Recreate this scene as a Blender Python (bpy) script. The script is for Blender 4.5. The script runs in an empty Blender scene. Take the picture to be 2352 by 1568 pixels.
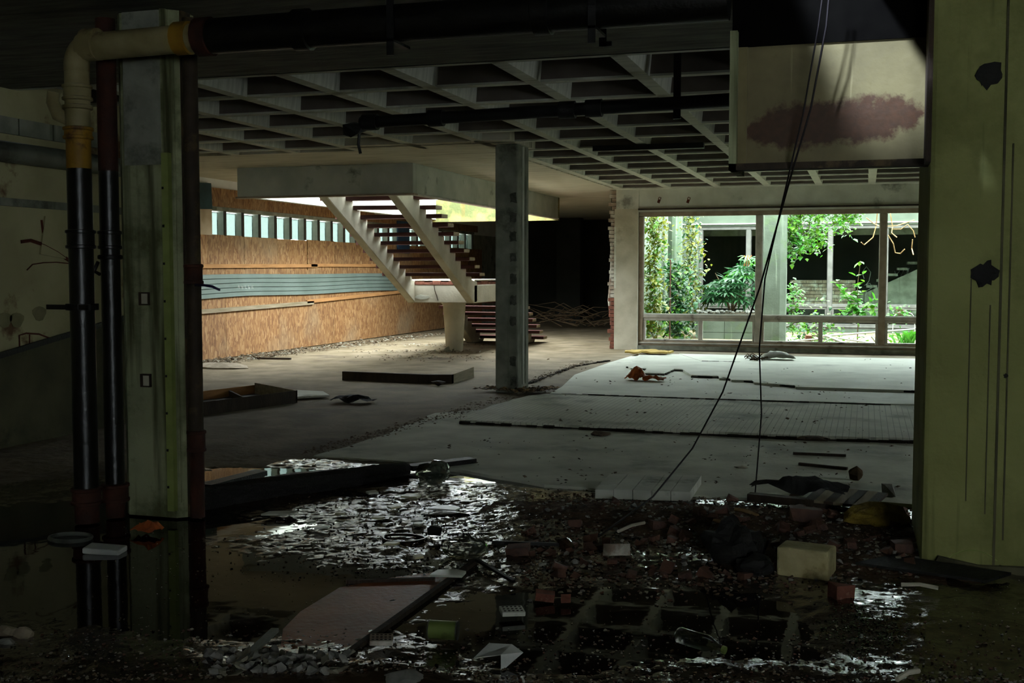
import bpy, bmesh, math, random
from mathutils import Vector, Matrix, noise
random.seed(7)
R = random.Random(11)
sc = bpy.context.scene
COL = sc.collection

# ------------------------------------------------------------------ camera
F, CH = 2600.0, 1.6
PITCH = math.atan((784 - 622.5) / F)
YAW = math.atan((1988.0 - 1176) / (F / math.cos(PITCH)))
FW = Vector((-math.sin(YAW) * math.cos(PITCH), math.cos(YAW) * math.cos(PITCH), -math.sin(PITCH)))
RT = Vector((math.cos(YAW), math.sin(YAW), 0)); UP = RT.cross(FW)
CAM = Vector((0, 0, CH))
cd = bpy.data.cameras.new('camera'); cam = bpy.data.objects.new('camera', cd); COL.objects.link(cam)
cd.sensor_width = 36; cd.lens = 36 * F / 2352; cd.clip_start = 0.05; cd.clip_end = 300
cam.matrix_world = Matrix(((RT.x, UP.x, -FW.x, 0), (RT.y, UP.y, -FW.y, 0), (RT.z, UP.z, -FW.z, CH), (0, 0, 0, 1)))
sc.camera = cam

# ------------------------------------------------------------------ world, light, exposure
vs = sc.view_settings
vs.view_transform = 'Standard'; vs.look = 'None'; vs.gamma = 1; vs.use_curve_mapping = False
vs.exposure = 2.1
w = bpy.data.worlds.new('overcast'); sc.world = w; w.use_nodes = True
wn = w.node_tree.nodes; bg = wn['Background']
bg.inputs[0].default_value = (0.86, 0.95, 0.99, 1); bg.inputs[1].default_value = 6.2
cy = sc.cycles
cy.use_denoising = True; cy.max_bounces = 10; cy.diffuse_bounces = 7; cy.glossy_bounces = 4
cy.transparent_max_bounces = 12; cy.sample_clamp_indirect = 6; cy.caustics_reflective = False; cy.caustics_refractive = False
def area(name, loc, sx, sy, rot, energy=0, portal=True, color=(1, 1, 1)):
    l = bpy.data.lights.new(name, 'AREA'); l.shape = 'RECTANGLE'; l.size = sx; l.size_y = sy; l.energy = energy; l.color = color
    if portal: l.cycles.is_portal = True
    o = bpy.data.objects.new(name, l); COL.objects.link(o); o.location = loc; o.rotation_euler = rot
    return o
area('courtyard_sky', (0, 26.8, 4.6), 10, 7.8, (0, 0, 0))
area('stairwell_sky', (-8.1, 20.5, 4.06), 2.8, 8.4, (0, 0, 0))
area('clerestory_sky', (-11.45, 24.7, 2.47), 0.5, 14.2, (0, -math.pi / 2, 0))
area('side_fill_sky', (4.9, 8.6, 1.45), .9, .6, (0, math.pi / 2, 0))  # portal of an added, unseen opening that brightens the hall
area('rear_fill_sky', (3.4, -4.1, 1.9), 2.2, 1.2, (math.pi / 2, 0, math.pi))  # portal of an opening added behind the camera for fill light
area('panel_lamp', (-1.45, 4.0, 5.5), 0.22, 0.22, Vector((1.5, 2.4, -2.9)).to_track_quat('-Z', 'Y').to_euler(), 170, False, (0.66, 0.78, 1.0))  # added lamp that throws the lit triangle onto the hanging panel

# ------------------------------------------------------------------ helpers
def T(px, py, z=0.0):
    d = FW * F + RT * (px - 1176) + UP * (784 - py); return CAM + d * ((z - CH) / d.z)
def TY(px, py, y):
    d = FW * F + RT * (px - 1176) + UP * (784 - py); return CAM + d * (y / d.y)
def TX(px, py, x):
    d = FW * F + RT * (px - 1176) + UP * (784 - py); return CAM + d * (x / d.x)
def lin(h):
    h = h.lstrip('#'); o = []
    for i in (0, 2, 4):
        v = int(h[i:i + 2], 16) / 255; o.append(v / 12.92 if v <= .04045 else ((v + .055) / 1.055) ** 2.4)
    return (*o, 1)
MATS = {}
def mat(name, c1, c2=None, rough=.8, scale=3.0, stretch=(1, 1, 1), bump=.0, bscale=30., c3=None, s3=1.2, t3=.55, spec=.4, metal=0., detail=6, lines=None, streak=None, w3=.1):
    """noise-mixed colour c1/c2, stain c3 over a threshold, optional brick-like tile lines, fine bump"""
    m = bpy.data.materials.new(name); m.use_nodes = True; nt = m.node_tree; N, L = nt.nodes, nt.links
    b = N['Principled BSDF']; b.inputs['Roughness'].default_value = rough; b.inputs['Metallic'].default_value = metal
    b.inputs['Specular IOR Level'].default_value = spec
    tc = N.new('ShaderNodeTexCoord'); mp = N.new('ShaderNodeMapping'); mp.inputs['Scale'].default_value = stretch
    L.new(tc.outputs['Object'], mp.inputs[0])
    col = None
    if c2:
        n = N.new('ShaderNodeTexNoise'); n.inputs['Scale'].default_value = scale; n.inputs['Detail'].default_value = detail
        L.new(mp.outputs[0], n.inputs[0])
        r = N.new('ShaderNodeValToRGB'); r.color_ramp.elements[0].color = lin(c1); r.color_ramp.elements[1].color = lin(c2)
        r.color_ramp.elements[0].position = .36; r.color_ramp.elements[1].position = .64
        L.new(n.outputs[0], r.inputs[0]); col = r.outputs[0]
    def mixin(col, fac, c):
        mx = N.new('ShaderNodeMix'); mx.data_type = 'RGBA'
        L.new(fac, mx.inputs[0])
        if col is not None: L.new(col, mx.inputs[6])
        else: mx.inputs[6].default_value = lin(c1)
        mx.inputs[7].default_value = lin(c); return mx.outputs[2]
    if c3:
        n3 = N.new('ShaderNodeTexNoise'); n3.inputs['Scale'].default_value = s3; n3.inputs['Detail'].default_value = 8; n3.inputs['Roughness'].default_value = .65
        L.new(mp.outputs[0], n3.inputs[0])
        mr = N.new('ShaderNodeMapRange'); mr.inputs[1].default_value = t3; mr.inputs[2].default_value = t3 + w3; L.new(n3.outputs[0], mr.inputs[0])
        col = mixin(col, mr.outputs[0], c3)
    if streak:   # (colour, horizontal scale, threshold): runs of damp down a vertical face
        mp2 = N.new('ShaderNodeMapping'); mp2.inputs['Scale'].default_value = (streak[1], streak[1], streak[1] * .06); L.new(tc.outputs['Object'], mp2.inputs[0])
        n4 = N.new('ShaderNodeTexNoise'); n4.inputs['Scale'].default_value = 1; n4.inputs['Detail'].default_value = 5; L.new(mp2.outputs[0], n4.inputs[0])
        mr = N.new('ShaderNodeMapRange'); mr.inputs[1].default_value = streak[2]; mr.inputs[2].default_value = streak[2] + .15; L.new(n4.outputs[0], mr.inputs[0])
        col = mixin(col, mr.outputs[0], streak[0])
    if lines:    # (colour, size, mortar)
        bt = N.new('ShaderNodeTexBrick'); bt.offset = 0; bt.inputs['Scale'].default_value = 1; bt.inputs['Brick Width'].default_value = lines[1]; bt.inputs['Row Height'].default_value = lines[1]
        bt.inputs['Mortar Size'].default_value = lines[2]; bt.inputs['Mortar Smooth'].default_value = .5
        L.new(tc.outputs['Object'], bt.inputs['Vector'])
        col = mixin(col, bt.outputs['Fac'], lines[0])
    if col is not None: L.new(col, b.inputs['Base Color'])
    else: b.inputs['Base Color'].default_value = lin(c1)
    if bump:
        nb = N.new('ShaderNodeTexNoise'); nb.inputs['Scale'].default_value = bscale; nb.inputs['Detail'].default_value = 5
        L.new(mp.outputs[0], nb.inputs[0]); bp = N.new('ShaderNodeBump'); bp.inputs['Strength'].default_value = bump; bp.inputs['Distance'].default_value = .02
        bp.inputs['Distance'].default_value = .007 if name == 'mud' else .02
        L.new(nb.outputs[0], bp.inputs['Height']); L.new(bp.outputs[0], b.inputs['Normal'])
    MATS[name] = m; return m
def glassmat(name, tint, gl=.5, dirt=None):
    m = bpy.data.materials.new(name); m.use_nodes = True; nt = m.node_tree; N, L = nt.nodes, nt.links
    N.remove(N['Principled BSDF']); out = N['Material Output']
    tr = N.new('ShaderNodeBsdfTransparent'); tr.inputs[0].default_value = (*tint, 1)
    g = N.new('ShaderNodeBsdfGlossy'); g.inputs['Roughness'].default_value = .02
    fr = N.new('ShaderNodeFresnel'); fr.inputs[0].default_value = 1.45
    mt = N.new('ShaderNodeMath'); mt.operation = 'MULTIPLY'; mt.inputs[1].default_value = gl; L.new(fr.outputs[0], mt.inputs[0])
    mx = N.new('ShaderNodeMixShader'); L.new(mt.outputs[0], mx.inputs[0]); L.new(tr.outputs[0], mx.inputs[1]); L.new(g.outputs[0], mx.inputs[2])
    last = mx
    if dirt:
        tc = N.new('ShaderNodeTexCoord'); n = N.new('ShaderNodeTexNoise'); n.inputs['Scale'].default_value = 5; n.inputs['Detail'].default_value = 7; L.new(tc.outputs['Object'], n.inputs[0])
        mr = N.new('ShaderNodeMapRange'); mr.inputs[1].default_value = .45; mr.inputs[2].default_value = .75; mr.inputs[4].default_value = dirt; L.new(n.outputs[0], mr.inputs[0])
        df = N.new('ShaderNodeBsdfTranslucent'); df.inputs[0].default_value = (.3, .34, .3, 1)
        m2 = N.new('ShaderNodeMixShader'); L.new(mr.outputs[0], m2.inputs[0]); L.new(mx.outputs[0], m2.inputs[1]); L.new(df.outputs[0], m2.inputs[2]); last = m2
    L.new(last.outputs[0], out.inputs[0]); MATS[name] = m; return m
class MB:
    def __init__(s): s.v = []; s.f = []; s.m = []
    def add(s, vs, fs, mi=0):
        o = len(s.v); s.v += [tuple(x) for x in vs]; s.f += [tuple(i + o for i in q) for q in fs]; s.m += [mi] * len(fs); return s
    def box(s, x0, x1, y0, y1, z0, z1, mi=0):
        return s.add([(x, y, z) for x in (x0, x1) for y in (y0, y1) for z in (z0, z1)],
                     [(0, 1, 3, 2), (4, 6, 7, 5), (0, 4, 5, 1), (2, 3, 7, 6), (0, 2, 6, 4), (1, 5, 7, 3)], mi)
    def prism(s, poly, a, b, axis='z', mi=0):
        """poly: list of 2-D points, extruded from a to b along axis (x: poly=(y,z); y: poly=(x,z); z: poly=(x,y))"""
        f = {'x': lambda p, h: (h, p[0], p[1]), 'y': lambda p, h: (p[0], h, p[1]), 'z': lambda p, h: (p[0], p[1], h)}[axis]
        n = len(poly); vs = [f(p, a) for p in poly] + [f(p, b) for p in poly]
        return s.add(vs, [tuple(range(n)), tuple(range(2 * n - 1, n - 1, -1))] + [(i, i + n, (i + 1) % n + n, (i + 1) % n) for i in range(n)], mi)
    def tube(s, pts, r, n=10, mi=0, caps=True):
        pts = [Vector(p) for p in pts]; rs = r if isinstance(r, (list, tuple)) else [r] * len(pts); vs = []; fs = []
        u = None
        for i, p in enumerate(pts):
            t = (pts[min(i + 1, len(pts) - 1)] - pts[max(i - 1, 0)]).normalized()
            if u is None: u = t.cross(Vector((0, 0, 1)) if abs(t.z) < .9 else Vector((1, 0, 0))).normalized()
            else: u = (u - t * u.dot(t)).normalized()
            v = t.cross(u)
            vs += [p + (u * math.cos(a) + v * math.sin(a)) * rs[i] for a in [2 * math.pi * k / n for k in range(n)]]
        for i in range(len(pts) - 1):
            fs += [(i * n + k, i * n + (k + 1) % n, (i + 1) * n + (k + 1) % n, (i + 1) * n + k) for k in range(n)]
        if caps: fs += [tuple(range(n))[::-1], tuple(range((len(pts) - 1) * n, len(pts) * n))]
        return s.add(vs, fs, mi)
    def lathe(s, prof, n=20, c=(0, 0, 0), mi=0):
        return s.tube([(c[0], c[1], c[2] + z + 1e-5 * i) for i, (rr, z) in enumerate(prof)], [max(rr, 1e-4) for rr, z in prof], n, mi)
    def bar(s, a, b, wd, th, mi=0, up=(0, 0, 1)):
        a, b = Vector(a), Vector(b); t = (b - a).normalized(); u = t.cross(Vector(up)).normalized() * wd / 2; v = u.normalized().cross(t) * th / 2
        vs = [p + x * u + y * v for p in (a, b) for x in (-1, 1) for y in (-1, 1)]
        return s.add(vs, [(0, 1, 3, 2), (4, 6, 7, 5), (0, 4, 5, 1), (2, 3, 7, 6), (0, 2, 6, 4), (1, 5, 7, 3)], mi)
    def mesh(s, name, mats, smooth=False, auto=None):
        me = bpy.data.meshes.new(name); me.from_pydata(s.v, [], s.f)
        for m in (mats if isinstance(mats, (list, tuple)) else [mats]): me.materials.append(MATS[m] if isinstance(m, str) else m)
        me.polygons.foreach_set('material_index', s.m)
        bm = bmesh.new(); bm.from_mesh(me); bmesh.ops.recalc_face_normals(bm, faces=bm.faces); bm.to_mesh(me); bm.free()
        if smooth:
            me.polygons.foreach_set('use_smooth', [True] * len(me.polygons))
            if auto: me.set_sharp_from_angle(angle=math.radians(auto))
        me.update(); return me
    def build(s, name, mats, parent=None, loc=(0, 0, 0), rot=(0, 0, 0), smooth=False, auto=None):
        return link(name, s.mesh(name, mats, smooth, auto), parent, loc, rot)
def link(name, me, parent=None, loc=(0, 0, 0), rot=(0, 0, 0), scale=(1, 1, 1)):
    o = bpy.data.objects.new(name, me); COL.objects.link(o); o.location = loc; o.rotation_euler = rot; o.scale = scale
    if parent is not None: o.parent = parent
    return o
def tag(o, label=None, cat=None, group=None, kind=None):
    if label: o['label'] = label
    if cat: o['category'] = cat
    if group: o['group'] = group
    if kind: o['kind'] = kind
    return o
def empty(name, loc, label=None, cat=None, group=None, kind=None, rot=(0, 0, 0)):
    o = link(name, None, None, loc, rot); o.empty_display_size = .1; return tag(o, label, cat, group, kind)
def fbm(x, y, z=0., o=4):
    return noise.fractal((x, y, z), 1.0, 2.0, o)
def hull(seed, n=11, sx=1, sy=1, sz=1, jag=.35, boxy=False):
    """a lump as the convex hull of random points; boxy gives a broken block"""
    r = random.Random(seed); bm = bmesh.new()
    if boxy:
        for x in (-.5, .5):
            for y in (-.5, .5):
                for z in (-.5, .5):
                    if r.random() < .22:
                        for k in range(3): bm.verts.new(((x * r.uniform(.3, 1)) * sx, (y * r.uniform(.3, 1)) * sy, (z * r.uniform(.4, 1)) * sz))
                    else: bm.verts.new((x * sx * r.uniform(1 - jag * .4, 1), y * sy * r.uniform(1 - jag * .4, 1), z * sz * r.uniform(1 - jag * .3, 1)))
    else:
        for k in range(n):
            a, b = r.uniform(0, 6.283), math.acos(r.uniform(-1, 1)); q = r.uniform(1 - jag, 1) * .5
            bm.verts.new((math.cos(a) * math.sin(b) * q * sx, math.sin(a) * math.sin(b) * q * sy, math.cos(b) * q * sz))
    res = bmesh.ops.convex_hull(bm, input=bm.verts)
    bmesh.ops.delete(bm, geom=list({g for g in res['geom_interior'] + res['geom_unused'] if isinstance(g, bmesh.types.BMVert)}), context='VERTS')
    bmesh.ops.recalc_face_normals(bm, faces=bm.faces)
    bm.verts.index_update(); out = ([tuple(v.co) for v in bm.verts], [tuple(v.index for v in f.verts) for f in bm.faces]); bm.free(); return out
def hullmesh(name, m, seed, **k):
    b = MB(); b.add(*hull(seed, **k)); return b.mesh(name, m)
def sheet(nx, ny, fn):
    b = MB(); b.add([fn(i / nx, j / ny) for j in range(ny + 1) for i in range(nx + 1)],
                    [(j * (nx + 1) + i, j * (nx + 1) + i + 1, (j + 1) * (nx + 1) + i + 1, (j + 1) * (nx + 1) + i) for j in range(ny) for i in range(nx)]); return b
def solid(o, t):
    md = o.modifiers.new('thickness', 'SOLIDIFY'); md.thickness = t; md.offset = 0; return o
def bevel(o, wd, seg=2):
    md = o.modifiers.new('bevel', 'BEVEL'); md.width = wd; md.segments = seg; md.limit_method = 'ANGLE'; return o

# ------------------------------------------------------------------ materials
mat('concrete', '#8f9182', '#6f7264', .9, 4, bump=.25, bscale=25, c3='#4d4f42', s3=1.5, t3=.55, streak=('#5b5e4c', 7, .58))
mat('concrete_chip', '#5f6156', '#43453b', .95, 20, bump=.8, bscale=60)
mat('concrete_white', '#d0d1c4', '#bdbeb0', .88, 3, bump=.15, bscale=30, c3='#85857a', s3=1.4, t3=.6)
mat('concrete_green', '#a0a47e', '#888c6a', .9, 3, bump=.3, bscale=22, c3='#5c6040', s3=1.3, t3=.5, streak=('#4a4c2e', 10, .5))
mat('pier_plaster', '#8a8c55', '#7d7f4a', .92, 2.2, bump=.3, bscale=18, c3='#565a2c', s3=.9, t3=.53, streak=('#51532c', 11, .6), w3=.2)
mat('soffit', '#c9cabc', '#aeb0a1', .9, 3, (1, 6, 1), bump=.2, bscale=14, c3='#8a8b7d', s3=.8, t3=.58)
mat('soffit_dark', '#67675a', '#4c4c42', .9, 2.5, (1, 5, 1), bump=.3, bscale=14, c3='#2f2f28', s3=.9, t3=.5, w3=.2)  # darker tone for the near flat ceiling
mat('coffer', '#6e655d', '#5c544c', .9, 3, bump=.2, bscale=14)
mat('soffit_board', '#c6c2b0', '#a8a490', .9, 2.5, (.6, 9, 1), bump=.3, bscale=8, c3='#6d6a59', s3=.9, t3=.58)
mat('fascia', '#bdc0b2', '#a6aa9c', .85, 2, bump=.1, bscale=25, c3='#767a6c', s3=1.6, t3=.6)
mat('fascia_moss', '#857a45', '#66663c', .9, 3, bump=.3, bscale=20, c3='#4f542e', s3=1.5, t3=.5, streak=('#6a5022', 8, .58))
mat('floor_brown', '#7d705a', '#63573f', .9, 2.2, bump=.5, bscale=14, c3='#463c2d', s3=.9, t3=.54, spec=.3, w3=.2)
mat('screed', '#d0d1bf', '#bcbdab', .86, 2.0, bump=.35, bscale=18, c3='#5f6054', s3=1.0, t3=.55, lines=('#9d9e90', .06, .005), spec=.35, w3=.2)
mat('screed_plain', '#c8c9b6', '#adae9c', .86, 2.0, bump=.35, bscale=18, c3='#74756a', s3=.9, t3=.53, spec=.35, w3=.2)
mat('screed_lit', '#d6d8ca', '#c4c6b8', .8, 2.0, bump=.2, bscale=18, c3='#a9aba0', s3=1.2, t3=.6, spec=.4)  # same screed by the window, the brightness there put into its colour
mat('tile_pale', '#c6c7b8', '#b2b3a4', .8, 3, bump=.15, bscale=20, c3='#6b6b5d', s3=2, t3=.58)
mat('mud', '#40301f', '#281c12', .07, 5, bump=.45, bscale=40, c3='#4a4338', s3=2.6, t3=.6, spec=.8)
mat('riser_shade', '#2b261c', '#1b1711', 1, 9, bump=.6, spec=.1)
mat('rubble_earth', '#5a4632', '#3f2f20', .8, 9, bump=.9, bscale=40, spec=.2)
mat('timber', '#a97a49', '#93683c', .85, 3, (1, 1, 8), bump=.1)
mat('timber_grey', '#8d8068', '#74684f', .9, 3, (6, .6, 6), bump=.2, bscale=30)
mat('timber_dark', '#3a2c1d', '#291e14', .8, 4, (4, 4, 1), bump=.4, bscale=20)
mat('timber_wet', '#16110c', '#0b0907', .45, 6, (1, 8, 8), bump=.9, bscale=14, spec=.35)
mat('tread_wood', '#5b322b', '#43231f', .7, 3, (.6, 8, 8), bump=.15)
mat('tread_end_lit', '#a89c86', '#8d826e', .85, 8, bump=.2)
mat('stair_white', '#c2bca8', '#a9a28d', .88, 2.5, bump=.2, bscale=24, c3='#847c66', s3=1.1, t3=.62)
mat('brick_red', '#7d4c3a', '#63392b', .9, 9, bump=.4, bscale=40, c3='#a08472', s3=4, t3=.6)
mat('brick_wet', '#604132', '#432d23', .75, 9, bump=.5, bscale=40)
mat('brick_pale', '#9d8a78', '#7d6d5e', .9, 7, bump=.4, bscale=40, c3='#b9b4a6', s3=3, t3=.5)
mat('metal_green', '#6c7971', '#606d65', .45, 2, bump=.04, bscale=20, c3='#7a8a82', s3=3, t3=.66, spec=.5)
mat('frame_grey', '#bdb9ae', '#a39f95', .6, 6, bump=.1, c3='#5a4c3f', s3=3, t3=.6)
mat('fin_grey', '#a3a598', '#909285', .9, 5, bump=.1)
mat('frame_far', '#55534e', '#45433e', .6, 6)
mat('frame_brown', '#a0917e', '#8a7b68', .7, 6, bump=.1)
mat('pipe_black', '#14130f', '#0c0b09', .35, 8, bump=.15, spec=.5)
mat('pipe_cream', '#9a8f66', '#857a52', .6, 6, bump=.15, c3='#5d4a26', s3=5, t3=.58)
mat('pipe_yellow', '#9a7420', '#7d5a18', .6, 6, bump=.15, c3='#4a2e10', s3=5, t3=.56)
mat('pipe_rust', '#45200f', '#2c140a', .8, 8, bump=.4, bscale=30)
mat('pipe_grey', '#6c706a', '#5a5d56', .6, 5, bump=.15, c3='#3e4038', s3=3, t3=.56)
mat('conduit_green', '#8f9a55', '#7d8848', .7, 6, bump=.1)
mat('header_black', '#0a0907', '#060504', 1., 8, spec=.05)  # matte black of the header above the panel
mat('iron_black', '#0d0c0a', '#070605', .55, 8, bump=.3)
mat('plaster_left', '#b5ae86', '#a19a74', .92, 1.6, bump=.3, bscale=14, c3='#6a5138', s3=.9, t3=.58, w3=.06)
mat('plaster_dark', '#5b583f', '#474531', .92, 2, bump=.3, bscale=14, c3='#34321f', s3=1.2, t3=.52)
mat('plaster_damp', '#8f8966', '#7b7656', .95, 6)
mat('rust_mark', '#5f2c17', '#4a2112', .95, 8)
mat('panel_gold', '#7a7048', '#695f3c', .6, 4, bump=.12, bscale=20, c3='#5e5428', s3=3, t3=.62, streak=('#a89c70', 14, .68))
def rustpanel():
    m = mat('panel_rust', '#756b46', '#635a39', .55, 4, bump=.12, bscale=20, c3='#5e5428', s3=3, t3=.6, streak=('#a89c70', 14, .68)); nt = m.node_tree; N, L = nt.nodes, nt.links; b = N['Principled BSDF']
    old = b.inputs['Base Color'].links[0].from_socket; tc = N.new('ShaderNodeTexCoord'); sp = N.new('ShaderNodeSeparateXYZ'); L.new(tc.outputs['Object'], sp.inputs[0])
    def M(op, x, y=None):
        q = N.new('ShaderNodeMath'); q.operation = op
        for i, v in enumerate((x, y)):
            if v is None: continue
            if isinstance(v, (int, float)): q.inputs[i].default_value = v
            else: L.new(v, q.inputs[i])
        return q.outputs[0]
    n = N.new('ShaderNodeTexNoise'); n.inputs['Scale'].default_value = 9; n.inputs['Detail'].default_value = 8; n.inputs['Roughness'].default_value = .7; L.new(tc.outputs['Object'], n.inputs[0])
    dz = M('DIVIDE', M('ABSOLUTE', M('SUBTRACT', sp.outputs[2], M('ADD', M('MULTIPLY', sp.outputs[0], .07), .235))), .105)
    dx = M('POWER', M('ABSOLUTE', M('DIVIDE', M('SUBTRACT', sp.outputs[0], .03), .47)), 6.0)
    d = M('ADD', M('ADD', dz, dx), M('MULTIPLY', M('SUBTRACT', n.outputs[0], .5), 2.2))
    mr = N.new('ShaderNodeMapRange'); mr.inputs[1].default_value = 1.25; mr.inputs[2].default_value = .85; L.new(d, mr.inputs[0])
    n2 = N.new('ShaderNodeTexNoise'); n2.inputs['Scale'].default_value = 30; L.new(tc.outputs['Object'], n2.inputs[0]); r = N.new('ShaderNodeValToRGB'); r.color_ramp.elements[0].color = lin('#33220e'); r.color_ramp.elements[1].color = lin('#4f3016'); L.new(n2.outputs[0], r.inputs[0])
    mx = N.new('ShaderNodeMix'); mx.data_type = 'RGBA'; L.new(mr.outputs[0], mx.inputs[0]); L.new(old, mx.inputs[6]); L.new(r.outputs[0], mx.inputs[7]); L.new(mx.outputs[2], b.inputs['Base Color'])
rustpanel()
mat('stain_rust', '#532a18', '#3e1f12', .9, 9, bump=.2, c3='#6e3a22', s3=7, t3=.55)
mat('steel_rusty', '#3d3020', '#2a2015', .75, 8, bump=.3, c3='#55462c', s3=5, t3=.55)
mat('teal_board', '#2f4a4e', '#273e42', .85, 5, bump=.1)
mat('beige_board', '#b5a084', '#a08a6c', .9, 4, bump=.1)
mat('blue_board', '#24425f', '#1d3650', .8, 5, bump=.1)
mat('white_wall', '#dcdeda', '#cdd0cb', .85, 2, c3='#a9aea6', s3=1.5, t3=.62)
mat('foam_yellow', '#d2b765', '#bb9c4c', .95, 6, bump=.3)
mat('insulation', '#8f7a2e', '#6b5820', .98, 12, bump=1, bscale=45)
mat('leaf_orange', '#a9571c', '#7c3a12', .7, 9, bump=.2)
mat('paper_white', '#c9cac4', '#aeb0aa', .75, 5, bump=.2)
mat('rag_grey', '#a5a69c', '#8c8d83', .9, 7, bump=.4)
mat('cloth_black', '#16150f', '#0b0a08', .8, 9, bump=.6)
mat('tile_white', '#c8cabb', '#adb0a0', .3, 5, bump=.05, spec=.5)
mat('tile_ivory', '#cfc9a0', '#b8b28a', .3, 5, bump=.05, spec=.5)
mat('tin_green', '#7b8a4b', '#66753c', .35, 5, metal=.3, c3='#3c4426', s3=4, t3=.55)
mat('tin_steel', '#8d8d88', '#77776f', .3, 5, metal=.9)
mat('block_stone', '#b3a87c', '#988d62', .95, 8, bump=.7, bscale=35, c3='#6b6139', s3=4, t3=.58)
mat('cobble', '#6d6b64', '#45443f', .85, 9, bump=.3)
mat('stone', '#8c8a82', '#5f5e58', .85, 9, bump=.3)
mat('stone_pale', '#9a8d78', '#7d715e', .9, 7, bump=.4)
mat('plank_wet', '#9a552a', '#74401e', .35, 2, (1, 1, 1), bump=.15, bscale=30, spec=.1)
mat('batten_grey', '#7c8078', '#686c64', .6, 6, bump=.2)
mat('chip_pale', '#8a8573', '#6f6a5a', .8, 7)
mat('twig', '#5b4a36', '#43361f', .95, 8)
mat('twig_pale', '#9d7f58', '#84683f', .9, 8)
mat('dirt', '#6a5c48', '#4a3f31', .95, 6, bump=.7)
mat('moss', '#4a5a3c', '#34442a', .95, 14, bump=.9, bscale=50)
mat('courtyard_ground', '#565a46', '#424632', .95, 3, bump=.6, bscale=20, c3='#66665a', s3=3, t3=.56)
mat('wall_pale', '#5c6657', '#4a5643', .9, 1.6, bump=.15, c3='#51633f', s3=1.1, t3=.55, streak=('#868f80', 6, .6))
mat('wall_moss', '#5a6256', '#474e43', .9, 2, bump=.2, c3='#4c5c3e', s3=1.3, t3=.55, streak=('#8a9382', 8, .6))
mat('band_pale', '#4a5245', '#3e463a', .88, 2, bump=.1, c3='#3a4636', s3=1.2, t3=.58)
mat('aluminium', '#b7b9b5', '#9a9c98', .4, 4, metal=.6)
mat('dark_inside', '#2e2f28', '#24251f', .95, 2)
mat('graffiti', '#9aa096', '#8b9187', .9, 5)
mat('cable', '#1b1214', '#140d10', .6, 5)
mat('cable_red', '#4a1f17', '#391811', .6, 5)
mat('purple_rod', '#2f2452', '#241b44', .5, 5)
mat('plastic_clear', '#77756a', '#5c5a50', .2, 4, bump=.3)
def leafmat(name, c1, c2):
    m = mat(name, c1, c2, .45, 2.2); nt = m.node_tree; b = nt.nodes['Principled BSDF']
    tl = nt.nodes.new('ShaderNodeBsdfTranslucent'); tl.inputs[0].default_value = lin(c1)
    mx = nt.nodes.new('ShaderNodeMixShader'); mx.inputs[0].default_value = .35
    nt.links.new(b.outputs[0], mx.inputs[1]); nt.links.new(tl.outputs[0], mx.inputs[2]); nt.links.new(mx.outputs[0], nt.nodes['Material Output'].inputs[0])
leafmat('leaf_bright', '#55821a', '#325a10'); leafmat('leaf_deep', '#225226', '#123619'); leafmat('leaf_yellow', '#76761a', '#47581a'); leafmat('leaf_lime', '#468a22', '#2c6a18')
glassmat('plastic_film', (.72, .72, .66), .9, .6); glassmat('glass_clear', (.93, .97, .94), .7); glassmat('glass_dim', (.9, .95, .92), .03); glassmat('glass_cloudy', (.2, .23, .215), .3, .35)
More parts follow.
